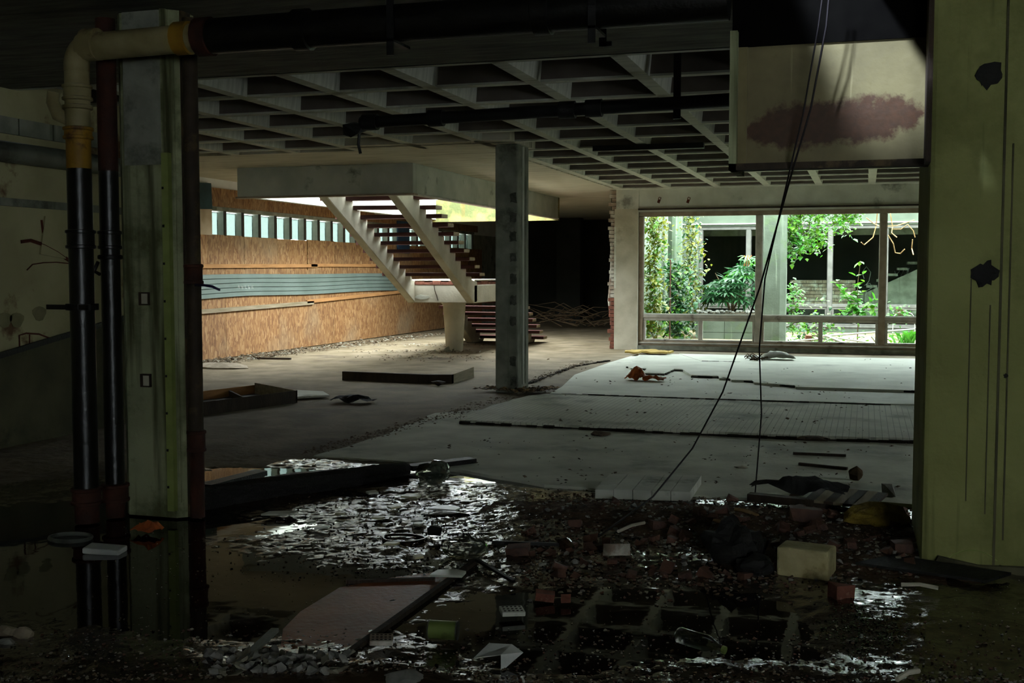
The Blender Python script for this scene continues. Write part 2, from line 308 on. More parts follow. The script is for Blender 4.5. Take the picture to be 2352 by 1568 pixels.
def osbmat():
    m = bpy.data.materials.new('osb'); m.use_nodes = True; nt = m.node_tree; N, L = nt.nodes, nt.links; b = N['Principled BSDF']; b.inputs['Roughness'].default_value = .8
    tc = N.new('ShaderNodeTexCoord'); prev = None
    dn = N.new('ShaderNodeTexNoise'); dn.inputs['Scale'].default_value = 3; L.new(tc.outputs['Object'], dn.inputs[0])
    ad = N.new('ShaderNodeVectorMath'); ad.operation = 'MULTIPLY_ADD'; ad.inputs[1].default_value = (.12, .12, .12); L.new(dn.outputs['Color'], ad.inputs[0]); L.new(tc.outputs['Object'], ad.inputs[2])
    for k, ang in enumerate((.55, -.6, .1)):
        mp = N.new('ShaderNodeMapping'); mp.inputs['Rotation'].default_value = (ang, 0, 0); mp.inputs['Scale'].default_value = (5, 30, 10); mp.inputs['Location'].default_value = (k * 3.1, k * 7.7, k * 1.3)
        L.new(ad.outputs[0], mp.inputs[0])
        v = N.new('ShaderNodeTexVoronoi'); v.inputs['Scale'].default_value = 1; L.new(mp.outputs[0], v.inputs[0])
        r = N.new('ShaderNodeValToRGB'); e = r.color_ramp.elements; e[0].color = lin('#6c4623'); e[1].color = lin('#a37f54'); e.new(.45).color = lin('#835c33'); e.new(.8).color = lin('#936d42')
        sp = N.new('ShaderNodeSeparateColor'); L.new(v.outputs['Color'], sp.inputs[0]); L.new(sp.outputs[0], r.inputs[0])
        if prev is None: prev = r.outputs[0]
        else:
            mx = N.new('ShaderNodeMix'); mx.data_type = 'RGBA'; st = N.new('ShaderNodeMath'); st.operation = 'GREATER_THAN'; st.inputs[1].default_value = .55; L.new(sp.outputs[1], st.inputs[0])
            L.new(st.outputs[0], mx.inputs[0]); L.new(prev, mx.inputs[6]); L.new(r.outputs[0], mx.inputs[7]); prev = mx.outputs[2]
    n = N.new('ShaderNodeTexNoise'); n.inputs['Scale'].default_value = .7; n.inputs['Detail'].default_value = 5; L.new(tc.outputs['Object'], n.inputs[0])
    mr = N.new('ShaderNodeMapRange'); mr.inputs[1].default_value = .52; mr.inputs[2].default_value = .72; mr.inputs[4].default_value = .45; L.new(n.outputs[0], mr.inputs[0])
    mx = N.new('ShaderNodeMix'); mx.data_type = 'RGBA'; L.new(mr.outputs[0], mx.inputs[0]); L.new(prev, mx.inputs[6]); mx.inputs[7].default_value = lin('#8d8168')
    oi = N.new('ShaderNodeObjectInfo'); hv = N.new('ShaderNodeHueSaturation'); m2 = N.new('ShaderNodeMapRange'); m2.inputs[3].default_value = .82; m2.inputs[4].default_value = 1.1
    L.new(oi.outputs['Random'], m2.inputs[0]); L.new(m2.outputs[0], hv.inputs['Value']); L.new(mx.outputs[2], hv.inputs['Color']); L.new(hv.outputs[0], b.inputs['Base Color'])
    MATS['osb'] = m
osbmat()
def watermat():
    m = bpy.data.materials.new('water'); m.use_nodes = True; nt = m.node_tree; N, L = nt.nodes, nt.links; b = N['Principled BSDF']
    b.inputs['Base Color'].default_value = lin('#120c07'); b.inputs['Roughness'].default_value = .03; b.inputs['IOR'].default_value = 1.33; b.inputs['Specular IOR Level'].default_value = .6
    tc = N.new('ShaderNodeTexCoord'); n = N.new('ShaderNodeTexNoise'); n.inputs['Scale'].default_value = 5; L.new(tc.outputs['Object'], n.inputs[0])
    bp = N.new('ShaderNodeBump'); bp.inputs['Strength'].default_value = .06; bp.inputs['Distance'].default_value = .01; L.new(n.outputs[0], bp.inputs['Height']); L.new(bp.outputs[0], b.inputs['Normal'])
    MATS['water'] = m
watermat()

# ================================================================== THE BUILDING
CZ = 3.25
# ---- floor: base slab with raised screed slabs as its pieces
b = MB(); b.box(-12, 5, 9.35, 37, -.25, 0); b.box(-12, -7.55, -4, 9.35, -.25, 0); b.box(2.6, 5, -4, 9.35, -.25, 0); b.box(-7.55, 2.6, -4, 2.6, -.25, 0)
floor = tag(b.build('floor', 'floor_brown'), 'dirty brown concrete floor of the abandoned hall', None, None, 'structure')
def slab(pts, z0, z1, m='screed', jit=.0):
    P = [T(x, y, z1) for x, y in pts]; poly = []
    for i, p in enumerate(P):   # ragged edge
        q = P[(i + 1) % len(P)]; n = max(1, int((q - p).length / .22)) if jit else 1
        for k in range(n):
            t = p.lerp(q, k / n); poly.append((t.x + (R.uniform(-jit, jit) if k else 0), t.y + (R.uniform(-jit, jit) if k else 0)))
    return MB().prism(poly, z0, z1).build('screed_slab', m, floor)
XR = 1.9
slab([(720, 1046), (880, 1000), (1000, 948), (1100, 940), (2240, 1005), (2245, 1170), (2030, 1152), (1700, 1142), (1420, 1128), (1250, 1112), (1130, 1092), (960, 1062)], -.06, .012, 'screed_plain', .03)
slab([(1055, 963), (1130, 930), (1215, 908), (1290, 902), (2230, 930), (2240, 1010), (1850, 1000), (1500, 984), (1250, 972)], .0, .05, 'screed', .02)
slab([(1262, 903), (1290, 888), (1320, 860), (1400, 832), (1467, 812), (2200, 825), (2230, 932), (2046, 927), (1690, 916)], .0, .06, 'screed_lit')
slab([(1588, 861), (1650, 863), (1652, 868), (1676, 868), (1680, 872), (1728, 873), (1733, 878), (1825, 884), (1828, 888), (2230, 900), (2210, 827), (1560, 812), (1612, 829), (1568, 848)], .06, .09, 'screed_lit')
slab([(1467, 855), (1526, 857), (1548, 847), (1575, 848), (1612, 829), (1560, 813), (1470, 812), (1440, 840), (1448, 845), (1485, 846), (1480, 852)], .06, .086, 'screed_lit')
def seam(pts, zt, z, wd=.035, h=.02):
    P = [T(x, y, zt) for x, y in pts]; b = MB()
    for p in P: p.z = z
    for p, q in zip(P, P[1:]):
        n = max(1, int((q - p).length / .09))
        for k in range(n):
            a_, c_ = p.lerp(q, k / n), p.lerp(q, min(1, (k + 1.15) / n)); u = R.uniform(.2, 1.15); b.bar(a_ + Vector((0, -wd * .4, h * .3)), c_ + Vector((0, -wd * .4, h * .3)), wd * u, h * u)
    tag(b.build('shade_seam', 'riser_shade', floor), None, None, None, 'stuff')  # dark strips along step edges: riser shade put in as colour
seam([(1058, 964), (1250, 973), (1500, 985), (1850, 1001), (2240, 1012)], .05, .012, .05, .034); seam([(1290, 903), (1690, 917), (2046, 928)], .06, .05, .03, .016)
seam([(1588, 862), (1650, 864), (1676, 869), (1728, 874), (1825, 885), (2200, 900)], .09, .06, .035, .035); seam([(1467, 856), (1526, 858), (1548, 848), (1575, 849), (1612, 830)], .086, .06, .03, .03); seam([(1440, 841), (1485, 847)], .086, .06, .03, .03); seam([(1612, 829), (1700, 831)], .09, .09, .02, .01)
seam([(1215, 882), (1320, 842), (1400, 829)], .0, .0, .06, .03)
# lifted patch of square tiles lying by the rubble
tp = empty('tile_patch', T(1490, 1110), 'loose patch of square pale floor tiles at the rubble edge', 'tiles'); o0 = tp.location.copy()
A, B_, C_, D_ = [T(x, y, .075) for x, y in ((1366, 1124), (1400, 1088), (1612, 1092), (1585, 1131))]
for i in range(5):
    for j in range(3):
        def q(u, v): return A.lerp(D_, u).lerp(B_.lerp(C_, u), v)
        c = [q((i + a) / 5, (j + e) / 3) for a, e in ((.02, .02), (.98, .02), (.98, .98), (.02, .98))]
        dz = R.uniform(-.004, .004)
        MB().prism([((p - o0).x, (p - o0).y) for p in c], .012, .076 + dz).build('tile', 'tile_pale', tp)

# ---- foreground: uneven wet mud and the water standing in it
WZ = -.012
basins = [(T(330, 1330), 1.3, .7, .03), (T(580, 1390), .7, .45, .03), (T(1500, 1430), .9, .5, .04), (T(1250, 1450), .5, .45, .035), (T(620, 1093), 1.0, .4, .07), (T(240, 1200), 1.4, .6, .03), (T(1720, 1400), .45, .4, .03), (T(760, 1128), .7, .14, .03), (T(900, 1330), .45, .25, .012)]
mounds = [(T(1750, 1210), 1.3, .5, .05), (T(1950, 1290), .7, .4, .05), (T(700, 1560), .8, .2, .04), (T(1930, 1420), .4, .35, .03), (T(1150, 1150), .9, .3, .012), (T(1420, 1185), .7, .25, .03), (T(40, 1510), .9, .35, .02),
          (T(300, 1080), 2.4, .5, .04), (T(1600, 1290), .6, .2, .012), (T(2250, 1420), .7, .5, .03), (T(1900, 1545), .8, .15, .02), (T(930, 1555), .3, .1, .04), (T(600, 1240), .7, .3, .012)]
def mudz(x, y):
    h = -.006 + .006 * fbm(x * 1.1 + 3, y * 1.1) + .008 * fbm(x * 5.1, y * 5.1, 2) + .007 * fbm(x * 13, y * 17, 5, 3) + .006 * noise.noise((x * 34, y * 40, 1))
    for c, rx, ry, a in basins: h -= a * math.exp(-(((x - c.x) / rx) ** 2 + ((y - c.y) / ry) ** 2) ** 1.5 * 1.4)
    for c, rx, ry, a in mounds: h += a * math.exp(-((x - c.x) / rx) ** 2 - ((y - c.y) / ry) ** 2)
    e = min(max((y - 8.55) / .8, 0), 1); h = h * (1 - e) + .002 * e
    if x > -3.6:
        k = min(max((y - 7.9) / .35, 0), 1); h = h * (1 - k) - .02 * k
    return h
nx, ny = 420, 300; x0, x1, y0, y1 = -7.55, 2.6, 2.6, 9.35
b = MB(); b.add([(x0 + (x1 - x0) * i / nx, y0 + (y1 - y0) * j / ny, mudz(x0 + (x1 - x0) * i / nx, y0 + (y1 - y0) * j / ny)) for j in range(ny + 1) for i in range(nx + 1)],
                [(j * (nx + 1) + i, j * (nx + 1) + i + 1, (j + 1) * (nx + 1) + i + 1, (j + 1) * (nx + 1) + i) for j in range(ny) for i in range(nx)])
for q, f_ in enumerate(b.f):
    x, y, z = b.v[f_[0]]; wet = sum(a * math.exp(-((x - c.x) / rx) ** 2 - ((y - c.y) / ry) ** 2) for c, rx, ry, a in basins)
    if (y + .35 * fbm(x * 1.5, y * 1.5) > 8.5 or (x < -4.7 and y > 7.1 + .4 * fbm(x * 1.5, y * 1.5))) and wet < .03: b.m[q] = 1
    elif sum(a * math.exp(-((x - c.x) / rx) ** 2 - ((y - c.y) / ry) ** 2) for c, rx, ry, a in mounds[:2] + mounds[5:6]) + .012 * fbm(x * 4, y * 4) > .016: b.m[q] = 2
mud = tag(b.build('mud', ['mud', 'floor_brown', 'rubble_earth'], smooth=True), 'wet dark mud and silt covering the near floor', 'mud', None, 'stuff')
tag(sheet(1, 1, lambda u, v: (x0 + (x1 - x0) * u, y0 + (y1 - y0) * v, WZ)).build('puddle_water', 'water'), 'still dark water standing across the near floor', 'water', None, 'stuff')

# ---- ceiling: flat zones and coffered zones, ribs are its pieces
RX = [.085 - .965 * k for k in range(-4, 12)]          # centres of ribs running away from the camera
RY = [8.62 + 1.068 * k for k in range(14)]             # centres of cross ribs
b = MB()
def flat(x0, x1, y0, y1, mi=0): b.box(x0, x1, y0, y1, CZ, 3.85, mi)
flat(-12, 5, -4, 5.22, 3); flat(-12, -.71, 5.22, 6.2, 3); flat(-.08, 5, 5.22, 6.2, 3); flat(-12, 5, 6.2, 8.6, 3)  # gap near the pier is an added hole for the panel lamp
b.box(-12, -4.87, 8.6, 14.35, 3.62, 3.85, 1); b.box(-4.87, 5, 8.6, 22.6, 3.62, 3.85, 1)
flat(-6.62, -4.87, 14.35, 36, 2); flat(-12, -6.62, 14.35, 16.17, 2); flat(-12, -9.67, 16.17, 36, 2); flat(-9.67, -6.62, 24.84, 36, 2)
b.box(-4.87, -4.3, 13.7, 14.85, CZ, 3.62, 2); b.box(-6.62, -4.87, 13.75, 14.35, CZ, 3.62, 2)
b.box(-12, 5, 36, 37, CZ, 3.85)
ceil = tag(b.build('ceiling', ['soffit', 'coffer', 'soffit_board', 'soffit_dark']), 'dark concrete coffered ceiling over the hall', None, None, 'structure')
def rib_mesh(name, length, along):
    pr = [(-.065, CZ), (.065, CZ), (.11, 3.63), (-.11, 3.63)]
    return MB().prism(pr, 0, length, 'y' if along == 'y' else 'x').mesh(name, ['soffit'])
mr = rib_mesh('rib', 22.6 - 8.6, 'y'); ml = rib_mesh('rib', 14.36 - 8.6, 'y')
for x in RX:
    if x > -4.9: link('rib', mr, ceil, (x, 8.6, 0))
    elif x > -11: link('rib', ml, ceil, (x, 8.6, 0))
cr = MB().prism([(-.053, CZ + .02), (.053, CZ + .02), (.1, 3.63), (-.1, 3.63)], -4.87, 5, 'x', 1).box(-4.87, 5, -.055, .055, CZ, CZ + .02).mesh('cross_rib', ['soffit', 'coffer'])
cl = MB().prism([(-.053, CZ + .02), (.053, CZ + .02), (.1, 3.63), (-.1, 3.63)], -11.2, -4.87, 'x', 1).box(-11.2, -4.87, -.055, .055, CZ, CZ + .02).mesh('cross_rib', ['soffit', 'coffer'])
for i, y in enumerate(RY):
    link('cross_rib', cr, ceil, (0, y, 0))
    if y < 14.3: link('cross_rib', cl, ceil, (0, y, 0))
# ---- stairwell opening: hanging fascia boards round it, shaft above
fs = empty('stairwell_fascia', (-8.15, 20.5, 2.77), 'grey concrete fascia hanging round the stairwell opening', 'fascia', None, 'structure')
FL = fs.location
def lbox(x0, x1, y0, y1, z0, z1, name, m, par):
    l = par.location; return MB().box(x0 - l.x, x1 - l.x, y0 - l.y, y1 - l.y, z0 - l.z, z1 - l.z).build(name, m, par)
for a in ((-9.67, -6.62, 16.17, 16.29), (-9.67, -9.55, 16.29, 24.72), (-6.74, -6.62, 16.29, 24.72)):
    bevel(lbox(*a, 2.79, CZ, 'fascia_board', 'fascia', fs), .012)
lbox(-9.67, -6.62, 24.72, 24.84, 2.74, CZ, 'fascia_board', 'fascia_moss', fs)
lbox(-9.69, -6.60, 16.15, 16.31, 2.765, 2.79, 'drip_strip', 'frame_brown', fs)
lbox(-6.70, -6.60, 16.31, 24.72, 2.765, 2.79, 'drip_strip', 'frame_grey', fs)
MB().tube([(-6.82 - FL.x, 16.5 - FL.y, 2.82 - FL.z), (-6.82 - FL.x, 24.6 - FL.y, 2.82 - FL.z)], .035, 10).build('white_pipe', 'paper_white', fs, smooth=True)  # white pipe along the inside of the right fascia
lbox(-9.66, -6.63, 16.2, 16.28, 3.25, 3.27, 'cap_strip', 'soffit', fs)
b = MB(); b.box(-9.67, -9.55, 16.17, 24.84, 3.85, 4.05); b.box(-6.74, -6.62, 16.17, 24.84, 3.85, 4.05); b.box(-9.55, -6.74, 24.72, 24.84, 3.85, 4.05); b.box(-9.55, -6.74, 16.17, 16.29, 3.85, 4.05)
b.box(-9.67, -9.55, 16.17, 24.84, 3.25, 3.85); b.box(-6.74, -6.62, 16.17, 24.84, 3.25, 3.85); b.box(-9.55, -6.74, 24.72, 24.84, 3.25, 3.85); b.box(-9.55, -6.74, 16.17, 16.29, 3.25, 3.85)
c_ = MB(); c_.box(-2.3, .7, 3.3, 3.4, 3.85, 5.7); c_.box(-2.3, .7, 6.6, 6.7, 3.85, 5.7); c_.box(-2.4, -2.3, 3.3, 6.7, 3.85, 5.7); c_.box(.6, .7, 3.4, 6.6, 3.85, 5.7); c_.box(-2.4, .7, 3.3, 6.7, 5.7, 5.8)  # closed box added to keep open sky off the panel
tag(c_.build('lamp_enclosure', 'concrete'), 'added unseen box enclosing the panel lamp above the ceiling', None, None, 'structure')
tag(b.build('wall_stairwell', 'white_wall'), 'white upstand walls of the stairwell shaft', None, None, 'structure')

# ---- left wall of the hall: chipboard boarding, clerestory of deep fins
WX = -11.15
b = MB(); b.box(-11.6, WX - .03, 11, 36, -.1, 2.24); b.box(-11.6, WX - .02, 11, 36, 2.68, CZ + .1, 1); b.box(-11.6, WX - .03, 31.8, 36, 2.24, 2.68); b.box(-11.6, WX - .03, 11, 17.05, 2.24, 2.68)
wl = tag(b.build('wall_left', ['concrete', 'white_wall']), 'left hall wall boarded over with chipboard below a clerestory', None, None, 'structure')
def osb(y0, y1, z0, z1, dx=0, m='osb'):
    return MB().box(WX - .03, WX - .005 + dx, y0 + .004, y1 - .004, z0, z1).build('chipboard_panel', m, wl)
ys = [16.4, 17.62, 18.88, 20.15, 21.41, 22.66, 23.92, 25.18, 26.44, 27.7, 28.96, 30.2, 31.45, 32.7]
for a, e in zip(ys, ys[1:]): osb(a, e - (.03 if abs(e - 21.41) < .01 else 0), 1.62 if a < 22 else 1.45, 2.25 + R.uniform(-.012, .012), R.uniform(0, .006))
yl = [16.4, 18.2, 20.15, 22.66, 25.15, 27.65, 30.15, 32.7]
for a, e in zip(yl, yl[1:]): osb(a, e, .02, 1.62, R.uniform(0, .004))
for a, e in zip([17.3, 19.8, 22.3, 24.8, 27.3, 29.8], [19.8, 22.3, 24.8, 27.3, 29.8, 32.3]): osb(a, e, 2.76, 3.09 - (a - 17.3) * .022 if a < 23 else 2.95, .01)
MB().box(WX - .03, WX, 17.0, 32, 2.69, 2.755).build('lintel_strip', 'concrete', wl)
# battens and planks nailed on
for (ya, za, yb, zb, h, m) in ((17.0, 1.685, 21.78, 1.715, .07, 'timber'), (21.5, 1.725, 25.6, 1.735, .065, 'timber'), (17.0, .885, 21.6, .935, .075, 'timber_grey'), (21.3, .965, 26.6, 1.09, .075, 'timber')):
    MB().bar((WX + .02, ya, za), (WX + .02, yb, zb), h, .03, up=(1, 0, 0)).build('batten', m, wl)
# corrugated metal strip in five folds
prof = []
for k in range(5):
    z = 1.125 + k * .085; prof += [(0, z), (.022, z + .004), (.022, z + .072), (0, z + .078)]
prof = [(WX + .012 + a, z) for a, z in prof]
b = MB(); NS = 26
for i in range(NS + 1):
    y = 17.0 + (26.9 - 17.0) * i / NS; wv = .012 * math.sin(y * 1.1) - .012 * max(0, 19 - y)
    b.v += [(x, y, z + wv * (1 if z < 1.4 else .4)) for x, z in prof]
n = len(prof); b.f = [(i * n + k, i * n + k + 1, (i + 1) * n + k + 1, (i + 1) * n + k) for i in range(NS) for k in range(n - 1)]; b.m = [0] * len(b.f)
solid(b.build('metal_sheet', 'metal_green', wl), .003)
# chalk scribble on the metal
for k in range(5):
    y = 18.6 + k * .12; MB().tube([(WX + .035, y + .03 * math.sin(t * 3 + k), 1.3 + .04 * math.cos(t * 5 + k)) for t in [0, .4, .8, 1.2, 1.6]], .004, 5).build('chalk_mark', 'paper_white', wl)
# clerestory: fins, frames and cloudy panes
fin = MB().box(-11.31, WX + .005, -.022, .022, 2.24, 2.68).mesh('fin', 'fin_grey')
fin2 = MB().box(WX - .02, WX + .012, -.026, .026, 2.24, 2.69).mesh('mullion', 'timber_dark')
pane = MB().box(-11.295, -11.29, .0, .58, 2.25, 2.67).mesh('pane', 'glass_cloudy')
for i in range(24):
    y = 17.6 + .618 * i
    if y > 31.9: break
    link('fin', fin, wl, (0, y, 0)); link('mullion', fin2, wl, (0, y, 0))
    if y < 31.2: link('pane', pane, wl, (0, y + .02, 0))
tag(MB().box(WX + .015, WX + .05, 26.1, 26.85, 2.05, 2.85).build('blue_panel', 'blue_board'), 'dark blue board fixed over the clerestory behind the stairs', 'board')
tag(MB().box(WX + .015, WX + .04, 16.9, 17.72, 2.24, 2.72).build('beige_panel', 'beige_board'), 'beige board blocking the end clerestory window under the teal sheet', 'board')
tb = tag(sheet(3, 6, lambda u, v: (WX + .008 + .05 * v, 16.7 + 1.0 * u + .05 * (1 - v) * u, 3.14 - .46 * v - .02 * math.sin(u * 5))).build('teal_sheet', 'teal_board'), 'dark teal sheet hanging at the top of the chipboard wall', 'sheet'); solid(tb, .015)
# near left wall (beside the camera side) with ledge, pipe, block course
NX = -7.45
b = MB(); b.box(-7.7, NX, -4, 11.2, -.2, CZ + .1); b.box(-11.6, -7.7, 11.0, 11.2, -.2, CZ + .1)
wn_ = tag(b.build('wall_side', 'plaster_left'), 'stained cream plaster wall behind the black standpipes', None, None, 'structure')
MB().box(NX, NX + .05, -3, 11.2, 2.19, 2.26).build('ledge', 'concrete', wn_)
MB().box(NX, NX + .025, -3, 11.2, 2.26, 2.5).build('upper_band', 'plaster_left', wn_)
for k in range(12): MB().box(NX, NX + .04, 4.5 + k * .46, 4.5 + k * .46 + .44, 2.84, 2.99).build('block', 'concrete', wn_)
MB().prism([(4, .0), (11.2, .0), (11.2, 1.25), (8.42, .84), (4, .2)], NX, NX + .03, 'x').build('dado_panel', 'plaster_dark', wn_)
MB().bar((NX + .03, 4, .2), (NX + .03, 11.2, 1.27), .05, .03, up=(1, 0, 0)).build('dado_rail', 'iron_black', wn_)
def wmark(pts, r): MB().tube([TX(x, y, NX + .004) for x, y in pts], r, 6).build('rust_mark', 'rust_mark', wn_)
wmark([(48, 555), (70, 552), (100, 562), (130, 578), (158, 598)], .018); wmark([(45, 800), (44, 770), (60, 765), (90, 767), (118, 778)], .008); wmark([(68, 797), (68, 768)], .006)
wmark([(62, 620), (75, 607), (100, 603), (130, 602), (160, 605)], .006); wmark([(95, 505), (98, 530), (100, 560)], .012)
MB().prism([(8.9, 1.76), (9.25, 1.72), (9.3, 2.05), (8.98, 2.12)], NX, NX + .02, 'x').build('peeling_sheet', 'plaster_left', wn_)
for (x, y) in ((90, 720), (38, 735), (10, 735)):
    c = TX(x, y, NX); MB().prism([(c.y + .09 * math.cos(a) * (1 + .2 * math.sin(3 * a)), c.z + .07 * math.sin(a)) for a in [k * .52 for k in range(12)]], NX, NX + .006, 'x').build('damp_patch', 'plaster_damp', wn_)
tag(MB().tube([(NX + .13, -3, 2.66), (NX + .13, 11, 2.66)], .095, 14).build('wall_pipe', 'pipe_grey', smooth=True), 'thick grey pipe running along the top of the plaster wall', 'pipe')
# enclosing walls the camera does not face
tag(MB().box(-12, 2.3, -4.2, -4, -.2, 3.85).box(4.5, 5, -4.2, -4, -.2, 3.85).box(2.3, 4.5, -4.2, -4, -.2, 1.3).box(2.3, 4.5, -4.2, -4, 2.5, 3.85).build('wall_rear', 'concrete'), 'concrete wall closing the hall at the rear, with an added fill light opening', None, None, 'structure')
tag(MB().box(4.8, 5, -4, 8.3, -.2, 3.85).box(4.8, 5, 8.9, 22.7, -.2, 3.85).box(4.8, 5, 8.3, 8.9, -.2, 1.0).box(4.8, 5, 8.3, 8.9, 1.9, 3.85).build('wall_right', 'concrete'), 'concrete wall closing the hall beyond the pier', None, None, 'structure')  # gap hidden by the pier is an added opening lighting the hall

# ---- window wall to the courtyard
WY = 22.75
b = MB(); b.box(-4.87, -4.41, WY, WY + .3, -.1, CZ); b.box(-4.41, 5, WY, WY + .3, 2.79, 3.85); b.box(-4.41, 5, WY - .02, WY + .3, -.1, .09, 1); b.box(-4.87, 5, WY - .15, WY, CZ + .0, 3.85)
wb = tag(b.build('wall_back', ['concrete_white', 'concrete']), 'pale concrete window wall between hall and courtyard', None, None, 'structure')
MB().box(-4.42, -4.405, WY - .012, WY, .0, CZ).build('corner_bead', 'concrete_white', wb)
MB().box(-4.9, -4.41, WY - .006, WY, 0, 2.86).build('plaster_patch', 'stair_white', wb)
for k in range(40):   # toothed brick edge where the wall was broken off
    z = .01 + k * .081; dx = R.uniform(-.04, .02) + (.0 if k % 2 else -.03)
    MB().box(-4.98 + dx, -4.87, WY + .02, WY + .2 + R.uniform(-.02, .02), z, z + .068).build('brick', 'brick_red' if k < 13 else 'brick_pale', wb)
for k in range(9): MB().box(-4.905, -4.865, WY - .008, WY + .02, 1.25 + k * .14, 1.25 + k * .14 + .13).build('glazed_tile', 'tile_white', wb)
st = [(1404, 585), (1402, 640), (1399, 690), (1402, 720), (1406, 760)]
MB().tube([TY(x, y, WY + .05) for x, y in st], [.012, .02, .03, .025, .012], 6).build('plaster_strip', 'brick_pale', wb)
for x in (1513, 1580):  # two small red padlock stencils on the beam
    c = TY(x, 459, WY - .004)
    MB().prism([(c.x - .035, c.z - .05), (c.x + .015, c.z - .07), (c.x + .04, c.z), (c.x - .01, c.z + .02)], WY - .004, WY, 'y').build('stencil_mark', 'rust_mark', wb)
    MB().tube([(c.x - .01, WY - .003, c.z + .02), (c.x + .01, WY - .003, c.z + .055), (c.x + .045, WY - .003, c.z + .045), (c.x + .038, WY - .003, c.z + .005)], .008, 5).build('stencil_mark', 'rust_mark', wb)
MB().box(-4.41, 5, WY - .05, WY, 2.83, 2.86).build('head_trim', 'timber_dark', wb)  # dark trim strip above the window head
MB().box(-4.41, 5, WY - .10, WY - .02, .0, .012).build('sill_dark_line', 'timber_dark', wb)  # thin dark strip along the foot of the window wall
def window_wall(name, y, xs, subs, xe, label, gl='glass_clear', fr=('frame_grey', 'frame_brown', 'concrete_white')):
    w_ = empty(name, (xs[0], y, .09), label, None, None, 'structure'); 
    def p(x0, x1, z0, z1, nm, m=None, y0=.04, y1=.14): return bevel(lbox(x0, x1, y + y0, y + y1, z0, z1, nm, m or fr[0], w_), .008, 1)
    p(xs[0], xe, 2.70, 2.79, 'head', fr[1]); p(xs[0], xe, .09, .19, 'sill', fr[1]); p(xs[0], xe, .13, .16, 'sill_bead', fr[0], .015, .05)
    for i, x in enumerate(xs): p(x, x + (.1 if i == 0 else .125), .19, 2.70, 'mullion', fr[1] if i != 1 else fr[0], .03, .16)
    for i, x in enumerate(xs):
        r = xs[i + 1] if i + 1 < len(xs) else xe
        l = x + (.1 if i == 0 else .125)
        p(l, r, .655, .73, 'transom'); p(l, r, .60, .655, 'transom_rail', fr[0], .055, .12)
        p(l, l + .05, .19, .60, 'light_frame', fr[0], .05, .12); p(r - .05, r, .19, .60, 'light_frame', fr[0], .05, .12); p(l + .05, r - .05, .19, .225, 'light_frame', fr[0], .05, .12)
        s = [q for q in subs if l < q < r]
        for q in s: p(q, q + .085, .225, .60, 'light_mullion', fr[0], .045, .13)
        lbox(l, r, y + .088, y + .092, .73, 2.70, 'pane', gl, w_)
        cuts = [l + .05] + [v for q in s for v in (q, q + .085)] + [r - .05]
        for a, e in zip(cuts[::2], cuts[1::2]): lbox(a, e, y + .088, y + .092, .225, .60, 'pane', gl, w_)
        p(l, r, .73, .745, 'glazing_bead', fr[2], .07, .09); p(r - .012, r, .745, 2.70, 'glazing_bead', fr[2], .07, .09); p(l, l + .012, .745, 2.70, 'glazing_bead', fr[2], .07, .09)
    return w_
window_wall('window_1', WY, [-4.41, -2.07, .25, 2.55], [-3.19, -.86, 1.45, 3.7], 4.8, 'grey framed courtyard window wall with low bottom lights')

# ---- columns
def taper_poly(w_, d, ch): return [(-w_ / 2 + ch, -d / 2), (w_ / 2 - ch, -d / 2), (w_ / 2, -d / 2 + ch), (w_ / 2, d / 2 - ch), (w_ / 2 - ch, d / 2), (-w_ / 2 + ch, d / 2), (-w_ / 2, d / 2 - ch), (-w_ / 2, -d / 2 + ch)]
cc = empty('column', (-4.49, 14.4, 0), 'square grey concrete column with chipped patches standing mid-hall', 'column', None, 'structure')
bevel(MB().box(-.15, .16, -.26, .25, 0, CZ).build('shaft', 'concrete', cc), .02)
MB().box(.16, .175, -.05, -.02, .1, CZ - .02).build('arris_strip', 'concrete_white', cc); MB().box(.16, .172, .08, .11, .1, CZ - .02).build('arris_strip', 'concrete', cc)
for k, zz in enumerate((.16, .42, .95, 1.22, 1.5, 1.78, 2.05, 2.3, 2.55)):
    pl = [(.1 + .055 * max(-.8, min(.8, 1.3 * math.cos(a))) * R.uniform(.75, 1.15), zz + .08 * max(-.8, min(.8, 1.3 * math.sin(a))) * R.uniform(.75, 1.15)) for a in [j * .45 for j in range(14)]]
    MB().prism(pl, -.268, -.255, 'y').build('chipped_patch', 'concrete_chip', cc)
# near column with chamfers, conduit and recess
nc = empty('column', (-4.42, 6.42, 0), 'green-stained concrete column behind the two black standpipes', 'column', None, 'structure')
MB().prism(taper_poly(.46, .26, .05), 0, CZ).build('shaft', 'concrete_green', nc)
MB().prism(taper_poly(.30, .26, .02), 2.28, CZ).build('painted_band', 'concrete', nc, (-.02, -.012, 0))
MB().box(.135, .185, -.165, -.12, .05, 2.35).build('conduit', 'conduit_green', nc); MB().box(.14, .175, -.165, -.12, 2.35, CZ).build('conduit', 'concrete_green', nc)
for k in range(9): MB().box(.14, .15, -.172, -.165, .2 + k * .24, .215 + k * .24).build('screw', 'iron_black', nc)
for zz in (1.38, .85):
    sb_ = MB().box(-.06, .01, -.155, -.13, zz, zz + .085).build('socket_box', 'timber_dark', nc); MB().box(-.035, .008, -.16, -.155, zz + .01, zz + .075).build('socket_plate', 'stair_white', sb_)
MB().box(.185, .245, -.08, .02, 0, CZ).build('rusty_casing', 'steel_rusty', nc)
MB().box(.187, .205, -.11, -.08, .1, 3.0).build('peeling_edge', 'concrete_green', nc)
def stand(name, label, x, y, segs, r, n=16):
    s = empty(name, (x, y, 0), label, 'pipe'); 
    for (z0, z1, m) in segs: MB().tube([(0, 0, z0), (0, 0, z1)], r, n).build('pipe_length', m, s, smooth=True, auto=40)
    return s
